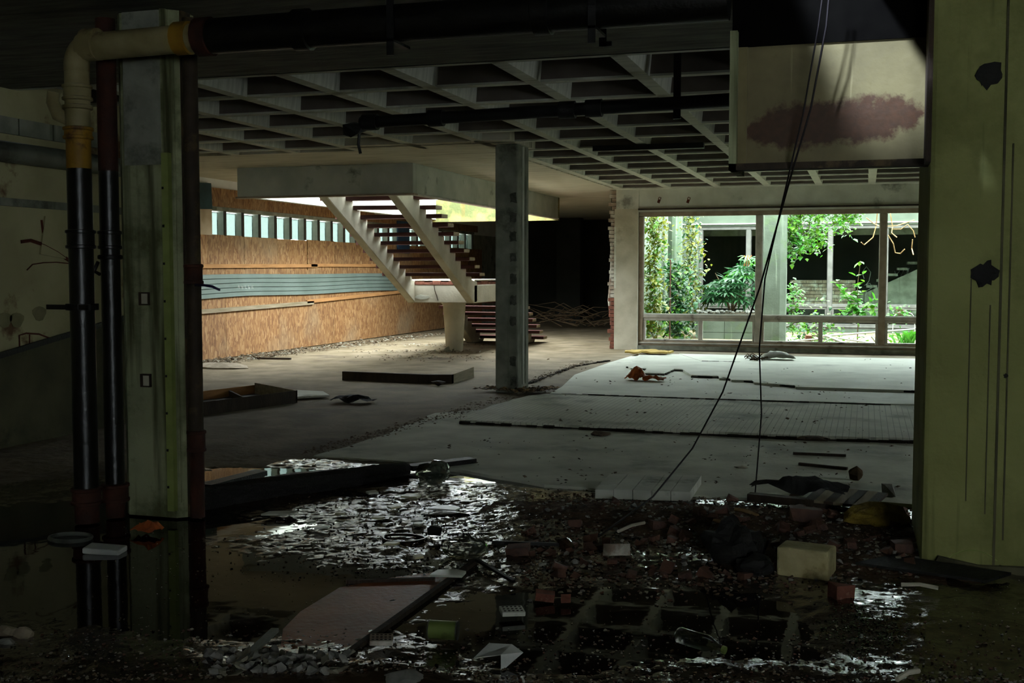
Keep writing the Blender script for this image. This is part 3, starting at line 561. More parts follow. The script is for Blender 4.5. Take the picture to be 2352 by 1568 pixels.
def collar(s, z, r, h, m='pipe_black', n=16):
    MB().lathe([(r, z - h / 2), (r * 1.16, z - h / 2 + .005), (r * 1.16, z - h / 2 + .02), (r * 1.05, z - h / 2 + .025), (r * 1.05, z + h / 2 - .025), (r * 1.16, z + h / 2 - .02), (r * 1.16, z + h / 2 - .005), (r, z + h / 2)], n).build('collar', m, s, smooth=True, auto=40)
P1 = Vector((-4.72, 6.02, 0))
s1 = stand('standpipe', 'thick standpipe, cream and yellow above, black below, farthest from the column', P1.x, P1.y, ((.0, .19, 'pipe_rust'), (.19, 2.24, 'pipe_black'), (2.24, 2.44, 'pipe_yellow'), (2.44, 2.88, 'pipe_cream')), .076)
collar(s1, .17, .085, .11, 'pipe_rust'); collar(s1, 1.8, .08, .12); collar(s1, 2.46, .08, .08, 'pipe_yellow'); collar(s1, 2.71, .08, .1, 'pipe_cream'); collar(s1, 2.62, .079, .03, 'pipe_cream')
MB().tube([(-.05, 0, 2.55), (-.13, -.02, 2.58), (-.17, -.02, 2.66), (-.16, -.02, 2.72)], [.05, .045, .04, .04], 10).build('side_branch', 'pipe_cream', s1, smooth=True)
MB().tube([(0, 0, 2.84)] + [(.12 - .12 * math.cos(t), 0, 2.88 + .12 * math.sin(t)) for t in [k * math.pi / 16 for k in range(9)]] + [(.15, 0, 3.0)], .078, 16).build('elbow', 'pipe_cream', s1, smooth=True)
bk = MB().box(-.2, .1, -.09, -.07, 1.36, 1.39).build('bracket', 'iron_black', s1); MB().lathe([(.1, 1.355), (.1, 1.395)], 16).build('bracket_ring', 'iron_black', bk)
P2 = Vector((-4.65, 6.215, 0))
s2 = stand('standpipe', 'slimmer standpipe, rust red above, black below, hugging the green column', P2.x, P2.y, ((.0, .18, 'pipe_rust'), (.18, 2.24, 'pipe_black'), (2.24, 3.2, 'pipe_rust')), .062)
collar(s2, .16, .078, .12, 'pipe_rust'); collar(s2, 1.8, .066, .12); collar(s2, 1.69, .068, .03, 'iron_black')
MB().tube([(-.07, -.03, 1.66), (-.08, -.06, 1.6), (-.03, -.07, 1.58)], .012, 6).build('clip', 'iron_black', s2)
s3 = stand('drainpipe', 'rusty brown drainpipe on the edge of the green column', -4.13, 6.36, ((0, .55, 'pipe_rust'), (.55, 3.2, 'steel_rusty')), .048)
collar(s3, 1.58, .055, .13, 'pipe_rust'); collar(s3, .5, .055, .14, 'pipe_rust')
pr = TY(452, 655, 6.36)
tag(MB().tube([TY(x, y, 6.3) for x, y in ((448, 654), (470, 655), (488, 658), (505, 666))], [.008, .008, .009, .007], 8).build('bent_rod', 'purple_rod', smooth=True), 'bent purple plastic rod sticking out from the rusty drainpipe', 'rod')
# ---- pier at the camera side
pw = tag(bevel(MB().box(.31, 5, 6.42, 7.6, -.1, CZ).build('wall_pier', 'pier_plaster'), .03), 'olive stained concrete pier at the picture edge', None, None, 'structure')
for (x, y0_, y1_, wd) in ((2281, 0, 1320, .006), (2303, 330, 1240, .004), (2218, 640, 1150, .003), (2262, 700, 1180, .003)):
    a, c = TY(x, y1_, 6.42), TY(x, y0_, 6.42); MB().box(a.x - wd, a.x + wd, 6.414, 6.42, max(a.z, .0), min(c.z, 3.2)).build('formwork_line', 'plaster_dark', pw)
for (x, y, s) in ((2272, 172, .075), (2262, 628, .07), (2310, 863, .012), (2297, 1302, .012)):
    c = TY(x, y, 6.42); n = 22
    MB().prism([(c.x + s * math.cos(k * 6.283 / n) * R.uniform(.65, 1.15), c.z + s * math.sin(k * 6.283 / n) * R.uniform(.65, 1.15)) for k in range(n)], 6.412, 6.421, 'y').build('blotch', 'cloth_black', pw)
c = TY(2235, 1265, 6.41); MB().tube([(c.x - .12 + .024 * k, 6.418, .06 + .055 * math.sin(k * .31) ** .7) for k in range(11)], .004, 5).build('tide_mark', 'conduit_green', pw)
MB().prism([(.36, .0), (1.1, -.02), (1.1, .035), (.9, .05), (.6, .04), (.4, .075)], 6.385, 6.42, 'y').build('base_strip', 'plaster_dark', pw)

# ================================================================== STAIRCASE
SX0, SX1, TX0, TX1 = -8.5, -7.12, -8.82, -6.85
stc = empty('staircase', (-7.81, 21.2, 0), 'white concrete open staircase with red-brown treads and tapered pillar', 'staircase'); SO = stc.location
def sbox(x0, x1, y0, y1, z0, z1, name, m): return lbox(x0, x1, y0, y1, z0, z1, name, m, stc)
RISE = .142; UT = [(20.25 - .285 * i, 1.57 + RISE * i) for i in range(14)]; LT = [(24.6 - .277 * j, RISE * (j + 1)) for j in range(9)]
tm = MB().box(TX0 - SO.x, TX1 - SO.x, -.29, 0, -.062, 0, 0).box(TX1 - SO.x, TX1 - SO.x + .004, -.288, -.002, -.06, -.002, 1).mesh('tread', ['tread_wood', 'tread_end_lit'])  # pale right ends: courtyard light put into the tread end colour
for i, (yb, z) in enumerate(UT + LT):
    o = link('tread', tm, stc, (R.uniform(-.01, .01), yb - SO.y, z))
    if i == 8: o.rotation_euler = (0, .012, 0)
def stringer(x0, x1, T_, under, y_top, name='stringer'):
    top = []
    for (yb, z) in T_: top += [(yb, z - .062), (yb - .285, z - .062)]
    poly = [(y - SO.y, z) for y, z in top + under]
    return MB().prism(poly, x0 - SO.x, x1 - SO.x, 'x').build(name, 'stair_white', stc)
ul = lambda y: 1.0 + .495 * (20.42 - y)
for x in (SX0, SX1 - .16):
    bevel(stringer(x, x + .16, UT, [(16.2, ul(16.3)), (20.42, 1.0), (20.6, 1.0), (20.6, 1.40), (20.3, 1.44)], 0), .012, 1)
    lu = lambda y: LT[0][1] - .56 + .51 * (24.6 - y)
    bevel(stringer(x, x + .16, LT, [(22.1, 1.2), (22.1, 1.02), (23.85, .0), (24.55, .0), (24.6, .05)], 0), .012, 1)
ls_ = bevel(sbox(SX0, SX1, 20.42, 22.12, .99, 1.34, 'landing_slab', 'stair_white'), .015)
k = 0
yy = 20.40
for x in [SX0 + .02 + .17 * i for i in range(8)]:
    for y in (20.41, 20.85, 21.28, 21.7):
        sbox(x, x + .165, y, y + .42, 1.34, 1.385 + R.uniform(0, .03), 'brick', 'brick_red').parent = ls_
for x in (SX0, SX0 + .48, SX0 + .95): sbox(x, x + .43, 20.44, 22.1, 1.415, 1.44, 'paving', 'stair_white').parent = ls_
MB().lathe([(.165, 0), (.17, .05), (.232, 1.0)], 28, (-7.82 - SO.x, 21.22 - SO.y, 0)).build('pillar', 'stair_white', stc, smooth=True, auto=40)
# cracks and bare patches in the plaster
def patch(px, py, rx, rz, y, nm='bare_patch', m='concrete'):
    c = TY(px, py, y) - SO; MB().prism([(c.x + rx * math.cos(a) * R.uniform(.8, 1.15), c.z + rz * math.sin(a) * R.uniform(.8, 1.15)) for a in [j * .57 for j in range(11)]], y - SO.y - .006, y - SO.y + .01, 'y').build(nm, m, stc)
patch(968, 682, .16, .045, 20.42, m='soffit'); patch(1032, 803, .11, .06, 21.06)
MB().tube([TY(x, y, 20.415) - SO for x, y in ((997, 655), (999, 668), (1003, 678), (1006, 690))], .007, 5).build('crack', 'timber_dark', stc)

# ================================================================== OVERHEAD THINGS
# framed rusty panel under the ceiling by the pier
hp = empty('rusty_bulkhead', (-.21, 6.36, 2.16), 'rust-stained framed metal bulkhead hanging from the ceiling by the pier', 'bulkhead'); HO = hp.location
def hb(x0, x1, y0, y1, z0, z1, nm, m): return lbox(x0, x1, y0, y1, z0, z1, nm, m, hp)
hb(-.70, .29, 6.37, 6.40, 2.17, 2.85, 'sheet', 'panel_rust'); hb(-.725, -.685, 6.30, 6.75, 2.15, 2.9, 'frame_side', 'concrete_green'); hb(.28, .305, 6.12, 6.40, 2.15, 3.0, 'frame_side', 'timber_dark')  # right frame side deepened forward to keep lamp spill off the pier
hb(-.725, .305, 6.30, 6.42, 2.15, 2.185, 'frame_rail', 'steel_rusty'); hb(-.72, .305, 6.36, 6.42, 2.82, 3.25, 'header', 'header_black'); hb(-.685, -.635, 6.36, 6.37, 2.185, 2.82, 'edge_strip', 'panel_gold')
# big ceiling pipe from the standpipe across to the panel
bp = empty('ceiling_pipe', (-2.7, 6.02, 3.0), 'thick ceiling pipe, cream near the standpipe then black, ending at the hanging panel', 'pipe')
MB().tube([(-1.98, 0, -.015), (-1.12, 0, 0)], .085, 16).build('pipe_length', 'pipe_cream', bp, smooth=True, auto=40)
MB().tube([(-1.12, 0, 0), (2.0, 0, .0)], .105, 16).build('pipe_length', 'pipe_black', bp, smooth=True, auto=40)
for x, m, r in ((-1.9, 'pipe_cream', .1), (-1.25, 'pipe_yellow', .1), (-1.1, 'pipe_rust', .115), (-.45, 'pipe_black', .12), (1.0, 'pipe_black', .12)):
    MB().tube([(x - .05, 0, 0), (x - .045, 0, 0), (x + .045, 0, 0), (x + .05, 0, 0)], [r * .9, r, r, r * .9], 16).build('collar', m, bp, smooth=True, auto=40)
for x in (.15, 1.3): MB().box(x - .02, x + .02, -.125, -.11, -.2, .25).box(x - .02, x + .02, -.125, .125, -.125, -.11).build('hanger', 'iron_black', bp)
# second pipe deeper in
a, c = Vector((-4.45, 9.62, 2.96)), Vector((.3, 9.25, 2.99))
sp = empty('sprinkler_pipe', a, 'thin black pipe slung under the coffers with clamps and dangling end', 'pipe')
MB().tube([(0, 0, 0), c - a], .055, 12).build('pipe_length', 'iron_black', sp, smooth=True, auto=40)
for t in (.02, .16, .42, .47, .8):
    p = (c - a) * t; MB().tube([p - Vector((.07, 0, 0)), p + Vector((.07, 0, 0))], .075, 12).build('coupling', 'iron_black', sp, smooth=True, auto=40)
for t in (.62, .9): p = (c - a) * t; MB().box(p.x - .03, p.x + .03, p.y - .01, p.y + .01, -.11, .66).build('hanger', 'iron_black', sp)
MB().add(*[(lambda q: ([Vector(v) + Vector((-.08, 0, -.06)) for v in q[0]], q[1]))(hull(5, sx=.3, sy=.16, sz=.2))][0]).build('valve', 'iron_black', sp)
MB().tube([(-.02, 0, -.1), (-.03, 0, -.2), (-.01, 0, -.28)], .014, 6).build('dangling_wire', 'iron_black', sp)
ct = tag(MB().box(-3.45, -2.0, 14.62, 14.72, 3.17, 3.24).build('cable_tray', 'iron_black'), 'short black cable tray fixed under the ribs beside the mid-hall column', 'cable tray')
br = empty('ceiling_bracket', TY(1385, 75, 7.4), 'black slotted bracket bolted under the flat ceiling strip', 'bracket'); MB().box(-.025, .025, -.01, .01, -.09, .28).build('plate', 'iron_black', br); MB().box(-.02, .06, -.01, .01, -.09, -.06).build('foot', 'iron_black', br)
# hanging cables
def cable(pts, r, label, m='cable'):
    P = []
    for (p, q) in zip(pts, pts[1:]): P += [p.lerp(q, t / 4) for t in range(4)]
    tag(MB().tube(P + [pts[-1]], r, 6).build('hanging_cable', m, smooth=True), label, 'cable')
cable([TY(1908, -50, 6.15), TY(1898, 60, 6.17), TY(1862, 250, 6.22), TY(1822, 385, 6.25), TY(1745, 660, 7.0), TY(1660, 900, 7.4), T(1590, 1030, .35), T(1500, 1140, .1), T(1375, 1232, .03)], .006, 'thin dark cable slanting down from the panel toward the rubble')
cable([TY(1895, -50, 6.15), TY(1880, 60, 6.17), TY(1845, 260, 6.22), TY(1805, 430, 6.28), TY(1757, 640, 7.0), TY(1744, 800, 7.4), TY(1749, 950, 7.9), T(1734, 1138, .02)], .005, 'thin dark cable dropping almost straight from the panel to the floor')

# ================================================================== COURTYARD
tag(MB().box(-8, 9, WY + .3, 31, -.3, -.06).build('ground', 'courtyard_ground'), 'weedy gravel ground of the courtyard', None, None, 'structure')
tag(MB().box(-4.985, -4.9, WY + .31, 30.65, -.06, 3.9).build('wall_courtyard', 'wall_pale'), 'pale streaked concrete wall along the courtyard', None, None, 'structure')
tag(MB().box(5.2, 5.5, WY + .3, 30.9, -.1, 4.4).build('wall_courtyard_end', 'wall_pale'), 'pale concrete wall closing the courtyard beyond the pier', None, None, 'structure')
FY = 30.7
b = MB(); b.box(-4.98, 5.2, FY, FY + .3, 2.79, 3.5); b.box(-4.98, 5.2, FY, FY + .25, -.1, .09); b.box(-4.98, -4.3, FY, FY + .3, .09, 2.79, 1); b.box(-4.98, 5.2, FY - .05, FY, 2.84, 2.87, 2)
wf = tag(b.build('wall_far', ['band_pale', 'wall_moss', 'frame_grey']), 'pale concrete facade of the far wing across the courtyard', None, None, 'structure')
window_wall('window_2', FY, [-4.3, -3.05, -.95, .42, 2.6], [-2.2, -.3, 1.4], 5.2, 'ribbon window of the far wing seen across the courtyard', 'glass_dim', ('frame_far', 'frame_far', 'frame_far'))
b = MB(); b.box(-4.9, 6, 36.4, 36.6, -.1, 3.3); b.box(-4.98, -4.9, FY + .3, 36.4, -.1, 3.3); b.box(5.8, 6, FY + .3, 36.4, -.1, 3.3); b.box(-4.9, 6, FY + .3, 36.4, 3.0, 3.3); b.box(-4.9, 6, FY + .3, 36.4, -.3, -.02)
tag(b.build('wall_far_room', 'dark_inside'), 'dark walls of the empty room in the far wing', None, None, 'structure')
tag(MB().box(-4.9, 5.8, 33.4, 33.7, 2.62, 3.0).build('beam', 'concrete'), 'pale beam crossing the dark far room', 'beam', None, 'structure')
lw = empty('low_brick_wall', (-1.35, 34.0, 0), 'low brown brick wall in the dark far room', 'wall')
for r_ in range(7):
    for k in range(8): MB().box(-.75 + k * .23 + (.11 if r_ % 2 else 0), -.53 + k * .23 + (.11 if r_ % 2 else 0), 0, .11, r_ * .105 + .62, r_ * .105 + .71).build('brick', 'brick_pale', lw)
MB().box(-.8, 1.2, .0, .12, 0, .61).build('wall_base', 'dark_inside', lw)
fst = empty('far_staircase', (-.25, 34.6, 0), 'dim stair flight rising behind the sapling in the far room', 'staircase')
for k in range(9): MB().box(.0 + k * .28, .3 + k * .28, 0, 1.1, .95 + k * .17, 1.02 + k * .17).build('step', 'concrete', fst)
MB().prism([(-.15, .1), (2.6, .1), (2.6, 2.1), (-.1, .8)], -.02, 0, 'y').build('stair_side', 'concrete', fst)
for pts in (((1985, 640), (1980, 625), (1990, 612), (2000, 625), (1996, 645), (1988, 655)), ((1985, 655), (1998, 650), (2004, 660), (1990, 668), (1986, 690), (1992, 700))):
    MB().tube([TY(x, y, 34.57) - fst.location for x, y in pts], .008, 5).build('graffiti_scrawl', 'graffiti', fst)
gp = tag(MB().tube([TY(x, y, 36.38) for x, y in ((2055, 622), (2058, 634), (2066, 622), (2069, 634), (2075, 620), (2078, 634), (2084, 622), (2088, 615), (2082, 640), (2080, 652))], .012, 5).build('graffiti_tag', 'graffiti'), 'faint pale scrawled graffiti on the back of the dark far room', 'graffiti')
# pillars
def pillar(x, y, wd, dp, label, m): return tag(MB().prism(taper_poly(wd, dp, .12), -.1, 4.4).build('courtyard_pillar', m, None, (x, y, 0)), label, 'pillar', None, 'structure')
pillar(-1.92, 25.05, .6, .5, 'mottled grey pillar in the middle of the courtyard', 'wall_moss'); pillar(-4.6, 28.6, .34, .4, 'white pillar among the vines by the courtyard wall', 'wall_pale')
# planter
pt = empty('planter', (-3.15, 27.6, -.06), 'raised mossy concrete planter holding the big shrub', 'planter')
for i in range(2):
    for j in range(2): MB().box(-.68 + i * .68, -.01 + i * .68, -.62, -.55, 0 + j * .22, .21 + j * .45 if j == 0 else .62).build('front_panel', 'wall_moss', pt)
MB().box(-.68, .68, -.55, 1.2, 0, .64).build('soil_bed', 'dirt', pt); MB().box(.68, .78, -.62, 1.2, 0, .64).build('end_panel', 'wall_pale', pt)
cob = [hullmesh('cobble', 'cobble', 40 + k, n=26, sx=.12, sy=.1, sz=.075, jag=.12) for k in range(4)]
for k in range(46):
    tag(link('cobble', cob[k % 4], None, (-3.85 + R.uniform(0, 1.4), 27.0 + R.uniform(0, .32), .61 + R.uniform(0, .05)), (0, 0, R.uniform(0, 6)), (1, 1, R.uniform(.7, 1.2))), 'round grey cobble lying on the planter rim', 'stone', 'cobbles on the planter')
# leaves
def leafmesh(name, m, kind):
    b = MB()
    if kind == 'ivy': P = [(0, 0, 0), (.5, .12, -.02), (.42, .55, .0), (0, 1, -.1), (-.42, .55, .0), (-.5, .12, -.02)]; F_ = [(0, 1, 2, 3), (0, 3, 4, 5)]
    elif kind == 'oval': P = [(0, 0, 0), (.26, .35, .04), (.22, .7, .02), (0, 1, -.12), (-.22, .7, .02), (-.26, .35, .04)]; F_ = [(0, 1, 2, 3), (0, 3, 4, 5)]
    else:  # palmate, seven fingers
        P = [(0, 0, 0)]; F_ = []
        for k in range(7):
            a = math.radians(-105 + 35 * k); l = .62 + .38 * math.cos(a * .75)
            for da, q, zz in ((-.16, .55, .03), (0, 1, -.14), (.16, .55, .03)): P.append((math.sin(a + da) * l * q, .1 + math.cos(a + da) * l * q, zz))
            F_.append((0, 1 + 3 * k, 2 + 3 * k, 3 + 3 * k))
    b.add(P, F_); return b.mesh(name, m)
LEAF = {(k, m): leafmesh('leaf', m, k) for k in ('ivy', 'oval', 'palm') for m in ('leaf_bright', 'leaf_deep', 'leaf_yellow', 'leaf_lime')}
def leaf(par, p, d, s, key, tilt=0.0):
    q = Vector(d).to_track_quat('Y', 'Z'); o = link('leaf', LEAF[key], par, p, q.to_euler(), (s, s, s)); return o
def foliage(par, pts, s, m, n, spread, seed, droop=-.5, m2=None):
    """many small leaves too fine to pick apart: one mesh"""
    r = random.Random(seed); b = MB()
    for k in range(n):
        p = Vector(r.choice(pts)) + Vector((r.gauss(0, spread), r.gauss(0, spread * .6), r.gauss(0, spread)))
        d = Vector((r.uniform(-1, 1), r.uniform(-1.2, .4), droop + r.uniform(-.5, .5))).normalized(); q = d.to_track_quat('Y', 'Z'); e = q @ Vector((1, 0, 0)); u = q @ Vector((0, 0, 1)); l = s * r.uniform(.6, 1.3)
        b.add([p, p + e * l * .45 + d * l * .3, p + d * l - u * l * .1, p - e * l * .45 + d * l * .3, p + d * l * .45 + u * l * .06], [(0, 1, 4), (1, 2, 4), (2, 3, 4), (3, 0, 4)], 0 if r.random() < .7 else 1)
    return tag(b.build('foliage', [m, m2 or m], par), None, None, None, 'stuff')
# big palmate shrub
fb = empty('shrub', (-3.1, 27.9, .62), 'large glossy shrub with hand-shaped leaves in the planter', 'shrub')
rr = random.Random(3)
for k in range(9):
    a = rr.uniform(0, 6.28); t = Vector((.55 * math.cos(a), .4 * math.sin(a), rr.uniform(.5, 1.0)))
    MB().tube([(0, 0, -.05), t * .5 + Vector((0, 0, .1)), t], [.02, .014, .008], 6).build('stem', 'twig', fb)
for k in range(170):
    a, e = rr.uniform(0, 6.283), rr.uniform(-.15, 1.35); q = rr.uniform(.65, 1.02)
    p = Vector((.78 * math.cos(a) * math.cos(e), .62 * math.sin(a) * math.cos(e), .38 + (.75 + .35 * math.cos(a - .5)) * math.sin(e))) * q
    p.x += .12 * p.z
    d = Vector((p.x, p.y - .35, rr.uniform(-.5, .25))).normalized()
    leaf(fb, p, d, rr.uniform(.26, .42), ('palm', 'leaf_deep' if rr.random() < .68 else ('leaf_lime' if p.z > .75 else 'leaf_deep')))
for k in range(3): MB().tube([(.3 + k * .05, -.1, 1.1), (.33 + k * .05, -.1, 1.3), (.3 + k * .09, -.1, 1.36)], .01, 5).build('flower_stalk', 'leaf_orange', fb)
# hanging creeper over the middle pillar
hc = empty('hanging_creeper', (-.9, 25.4, 3.6), 'bright leafy creeper hanging down beside the middle pillar', 'creeper')
pts = []
for k in range(26):
    x = rr.uniform(-.75, .75); d = 1.8 - .5 * (x + .75) ** 1.3 + rr.uniform(-.3, .1); st_ = [Vector((x + .1 * math.sin(j), rr.uniform(-.2, .2), .1 - d * j / 6)) for j in range(7)]
    MB().tube(st_, .006, 4).build('stem', 'twig', hc); pts += [p for p in st_ if True]
foliage(hc, pts, .11, 'leaf_bright', 2600, .1, 5, m2='leaf_lime')
# vines
def vine(x, y, z1, z0, label, m, n, seed, sp=.1, s=.1, m2=None):
    v = empty('vine', (x, y, z0), label, 'vine'); r = random.Random(seed); P = []
    for k in range(3):
        st_ = [Vector((r.gauss(0, sp * .6), r.gauss(0, .06), (z1 - z0) * j / 12)) for j in range(13)]; MB().tube(st_, .008, 5).build('stem', 'twig', v); P += st_ + [st_[j].lerp(st_[j + 1], .5) for j in range(12)]
    foliage(v, P, s, m, n, sp, seed, m2=m2); return v
vine(-4.42, 24.6, 3.3, .0, 'yellowing ivy trailing down at the window jamb', 'leaf_yellow', 1500, 21, .12, .1, 'leaf_bright')
vine(-4.05, 27.6, 3.2, .3, 'ivy climbing the white pillar beside the shrub', 'leaf_yellow', 1000, 22, .13, .1, 'leaf_deep')
vine(-4.2, 26.6, 1.7, .1, 'dark ivy mound at the foot of the courtyard wall', 'leaf_deep', 800, 23, .17, .12, 'leaf_bright')
vine(-1.5, 25.6, 1.25, .35, 'small ivy tuft clinging to the middle pillar', 'leaf_lime', 260, 24, .1, .09, 'leaf_bright')
vine(-1.1, 26.3, .35, -.05, 'low green creeper spreading at the middle pillar foot', 'leaf_bright', 420, 25, .3, .1, 'leaf_deep')
vine(.75, 26.8, .75, .6, 'little leafy sprig beside the window mullion', 'leaf_lime', 60, 26, .12, .09)
# sapling
sg = empty('sapling', (-.15, 26.5, -.06), 'thin young sapling with fresh green leaves in the courtyard', 'sapling')
b = MB(); b.tube([(0, 0, 0), (.02, 0, .8), (-.02, 0, 1.3), (.04, 0, 1.9)], [.014, .012, .009, .005], 6); b.tube([(.0, 0, .7), (-.25, 0, 1.1), (-.42, 0, 1.35)], [.009, .007, .004], 5); b.tube([(0, 0, .6), (.2, -.1, .9), (.3, -.1, 1.0)], [.008, .006, .004], 5); b.build('stem', 'twig', sg)
for k in range(130):
    t = rr.random(); br_ = rr.choice([[(0, 0, .9), (.04, 0, 1.95)], [(0, 0, .75), (-.42, 0, 1.4)], [(-.1, 0, .85), (-.2, 0, 1.2)], [(-.5, 0, .72), (.4, 0, .78)], [(0, 0, .6), (.35, -.1, 1.0)]])
    p = Vector(br_[0]).lerp(Vector(br_[1]), t) + Vector((rr.gauss(0, .06), rr.gauss(0, .06), rr.gauss(0, .04)))
    leaf(sg, p, (rr.uniform(-1, 1), rr.uniform(-1, .3), rr.uniform(-.5, .6)), rr.uniform(.15, .23), ('oval', 'leaf_lime' if rr.random() < .7 else 'leaf_bright'))
# bare hanging twigs
bt = empty('bare_twigs', TY(2060, 500, 24.4), 'bare brown creeper twigs dangling outside the end pane', 'twigs'); bo = bt.location
for pts in (((2015, 490), (2012, 520), (2005, 545), (1985, 562), (1978, 556)), ((2045, 490), (2050, 520), (2048, 535), (2060, 545)), ((2040, 540), (2052, 560), (2056, 580), (2068, 582), (2078, 572)), ((2050, 526), (2070, 526), (2085, 515), (2098, 530), (2102, 545)), ((2096, 550), (2094, 570), (2098, 585)), ((1990, 500), (2005, 512), (2022, 520), (2060, 518), (2100, 505))):
    MB().tube([TY(x, y, 24.4 + .1 * math.sin(x)) - bo for x, y in pts], .011, 5).build('twig', 'twig_pale', bt)
# rods, frames and litter in the courtyard
def rod(p0, p1, y, label, r=.018, m='aluminium', y2=None):
    tag(MB().tube([TY(*p0, y), TY(*p1, y2 or y)], r, 6).build('metal_rod', m), label, 'rod')
rod((1745, 790), (1880, 778), 24.0, 'silver rod lying along the foot of the middle pane'); rod((1880, 772), (2100, 756), 24.6, 'long silver rod rising past the sapling roots', .022)
rod((1895, 770), (1940, 788), 24.1, 'thick silver bar leaning over the litter heap', .035); rod((1925, 776), (2015, 789), 24.4, 'silver rod crossing beneath the sapling', .02)
rod((2002, 772), (2014, 787), 24.3, 'short silver bar leaning by the mullion', .03); rod((1825, 780), (1843, 788), 24.2, 'short dark steel bar beside the brick in the courtyard', .03, 'pipe_grey'); rod((1888, 788), (1910, 775), 24.0, 'thin silver rod propped under the thick bar', .014)
rod((1540, 596), (1538, 790), 25.8, 'upright rusty iron rod before the pale wall', .016, 'pipe_rust')
tag(bevel(MB().box(-.06, .06, -.05, .05, -.1, .1).build('brick', 'brick_red', None, TY(1856, 780, 24.3), (.2, .1, .3)), .006), 'single red brick standing among the courtyard rods', 'brick')
tag(MB().tube([TY(x, y, 28.5) for x, y in ((2050, 770), (2052, 727), (2062, 718), (2078, 714), (2094, 720), (2100, 728), (2102, 772))], .012, 6).build('wire_hoop', 'aluminium'), 'pale wire hoop arching above the far sill', 'hoop')
gt = empty('grass_tuft', TY(2085, 792, 24.5), 'bright tuft of long grass outside the end pane', 'grass')
for k in range(70):
    a = rr.uniform(-1, 1); l = rr.uniform(.15, .4); p = Vector((rr.gauss(0, .12), rr.gauss(0, .1), -.05)); 
    MB().add([p, p + Vector((.012, 0, 0)), p + Vector((a * l * .4, rr.uniform(-.1, .1), l * .8)), p + Vector((a * l * .75, 0, l * .9))], [(0, 1, 2), (1, 3, 2)]).build('blade', 'leaf_lime', gt)
tag(foliage(None, [Vector((rr.uniform(-1.4, 1.6), rr.uniform(23.6, 28), -.05)) for k in range(60)], .08, 'leaf_bright', 1200, .12, 9, .5, 'leaf_deep'), 'low weeds and creepers over the courtyard ground', 'weeds', None, 'stuff')
fo = [o for o in bpy.data.objects if o.parent is None and o.name.startswith('foliage')]
for o in fo: o.name = 'courtyard_weeds'
# twigs heap in the dark room and its far wall
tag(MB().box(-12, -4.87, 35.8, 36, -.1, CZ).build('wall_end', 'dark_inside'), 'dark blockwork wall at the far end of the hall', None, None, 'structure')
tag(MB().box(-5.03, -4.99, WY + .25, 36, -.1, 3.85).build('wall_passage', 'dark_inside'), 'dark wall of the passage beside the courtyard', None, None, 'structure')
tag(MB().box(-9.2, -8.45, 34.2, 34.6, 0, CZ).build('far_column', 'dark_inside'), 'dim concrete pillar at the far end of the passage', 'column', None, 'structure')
tw = empty('brushwood_heap', T(1305, 752), 'heap of dead branches in the dark passage behind the stairs', 'branches')
for k in range(46):
    a = rr.uniform(-.5, .5) + (math.pi if rr.random() < .5 else 0); l = rr.uniform(.6, 1.5); p = Vector((rr.uniform(-.4, 1.2), rr.uniform(-1.2, .0), rr.uniform(.03, .5)))
    MB().tube([p, p + Vector((math.cos(a) * l * .5, math.sin(a) * l * .5, rr.uniform(-.05, .35))), p + Vector((math.cos(a) * l, math.sin(a) * l, rr.uniform(-.1, .3)))], [.016, .012, .004], 5).build('branch', 'twig', tw)

# ================================================================== THINGS ON THE FLOOR
def put(px, py, z=0.0): return T(px, py, z)
def thing(name, me, px, py, label, cat, z=0.0, rot=(0, 0, 0), sc_=1, group=None):
    p = T(px, py, z); o = link(name, me, None, p, rot, (sc_,) * 3); return tag(o, label, cat, group)
def crumple(nx, ny, wx, wy, amp, seed, h=0.0):
    return sheet(nx, ny, lambda u, v: ((u - .5) * wx + .15 * wx * fbm(v * 2, seed), (v - .5) * wy + .15 * wy * fbm(u * 2, seed + 3), amp * (.5 + fbm(u * 3 + seed, v * 3, seed)) + h * math.sin(u * 3.14) * math.sin(v * 3.14)))
# by the window
o = tag(crumple(10, 6, .78, .55, .03, 2.0).build('foam_sheet', 'foam_yellow', None, T(1490, 809, .11)), 'yellow foam sheet lying flat at the window wall corner', 'foam sheet'); solid(o, .03)
o = tag(crumple(10, 5, .55, .35, .05, 5.0, .10).build('crumpled_rag', 'rag_grey', None, T(1785, 824, .10), smooth=True), 'pale crumpled rag on the bright floor under the window', 'rag'); solid(o, .01)
tp_ = empty('twig_bundle', T(1737, 826, .095), 'small dark twig bundle beside the pale rag', 'twigs')
for k in range(14): a = R.uniform(0, 6.28); MB().tube([(R.uniform(-.12, .12), R.uniform(-.1, .1), .0), (R.uniform(-.12, .12) + .1 * math.cos(a), .1 * math.sin(a), R.uniform(.03, .12)), (.2 * math.cos(a), .2 * math.sin(a), R.uniform(0, .06))], .008, 5).build('twig', 'twig', tp_)
for (px, py, lab, sd, h) in ((1462, 872, 'crumpled orange-brown cardboard standing up on the pale floor', 3.0, .16), (1503, 874, 'flattened orange-brown cardboard scrap on the pale floor', 8.0, .03)):
    o = tag(crumple(8, 6, .3, .24, .06, sd, h).build('cardboard_scrap', 'leaf_orange', None, T(px, py, .065)), lab, 'cardboard'); solid(o, .006)
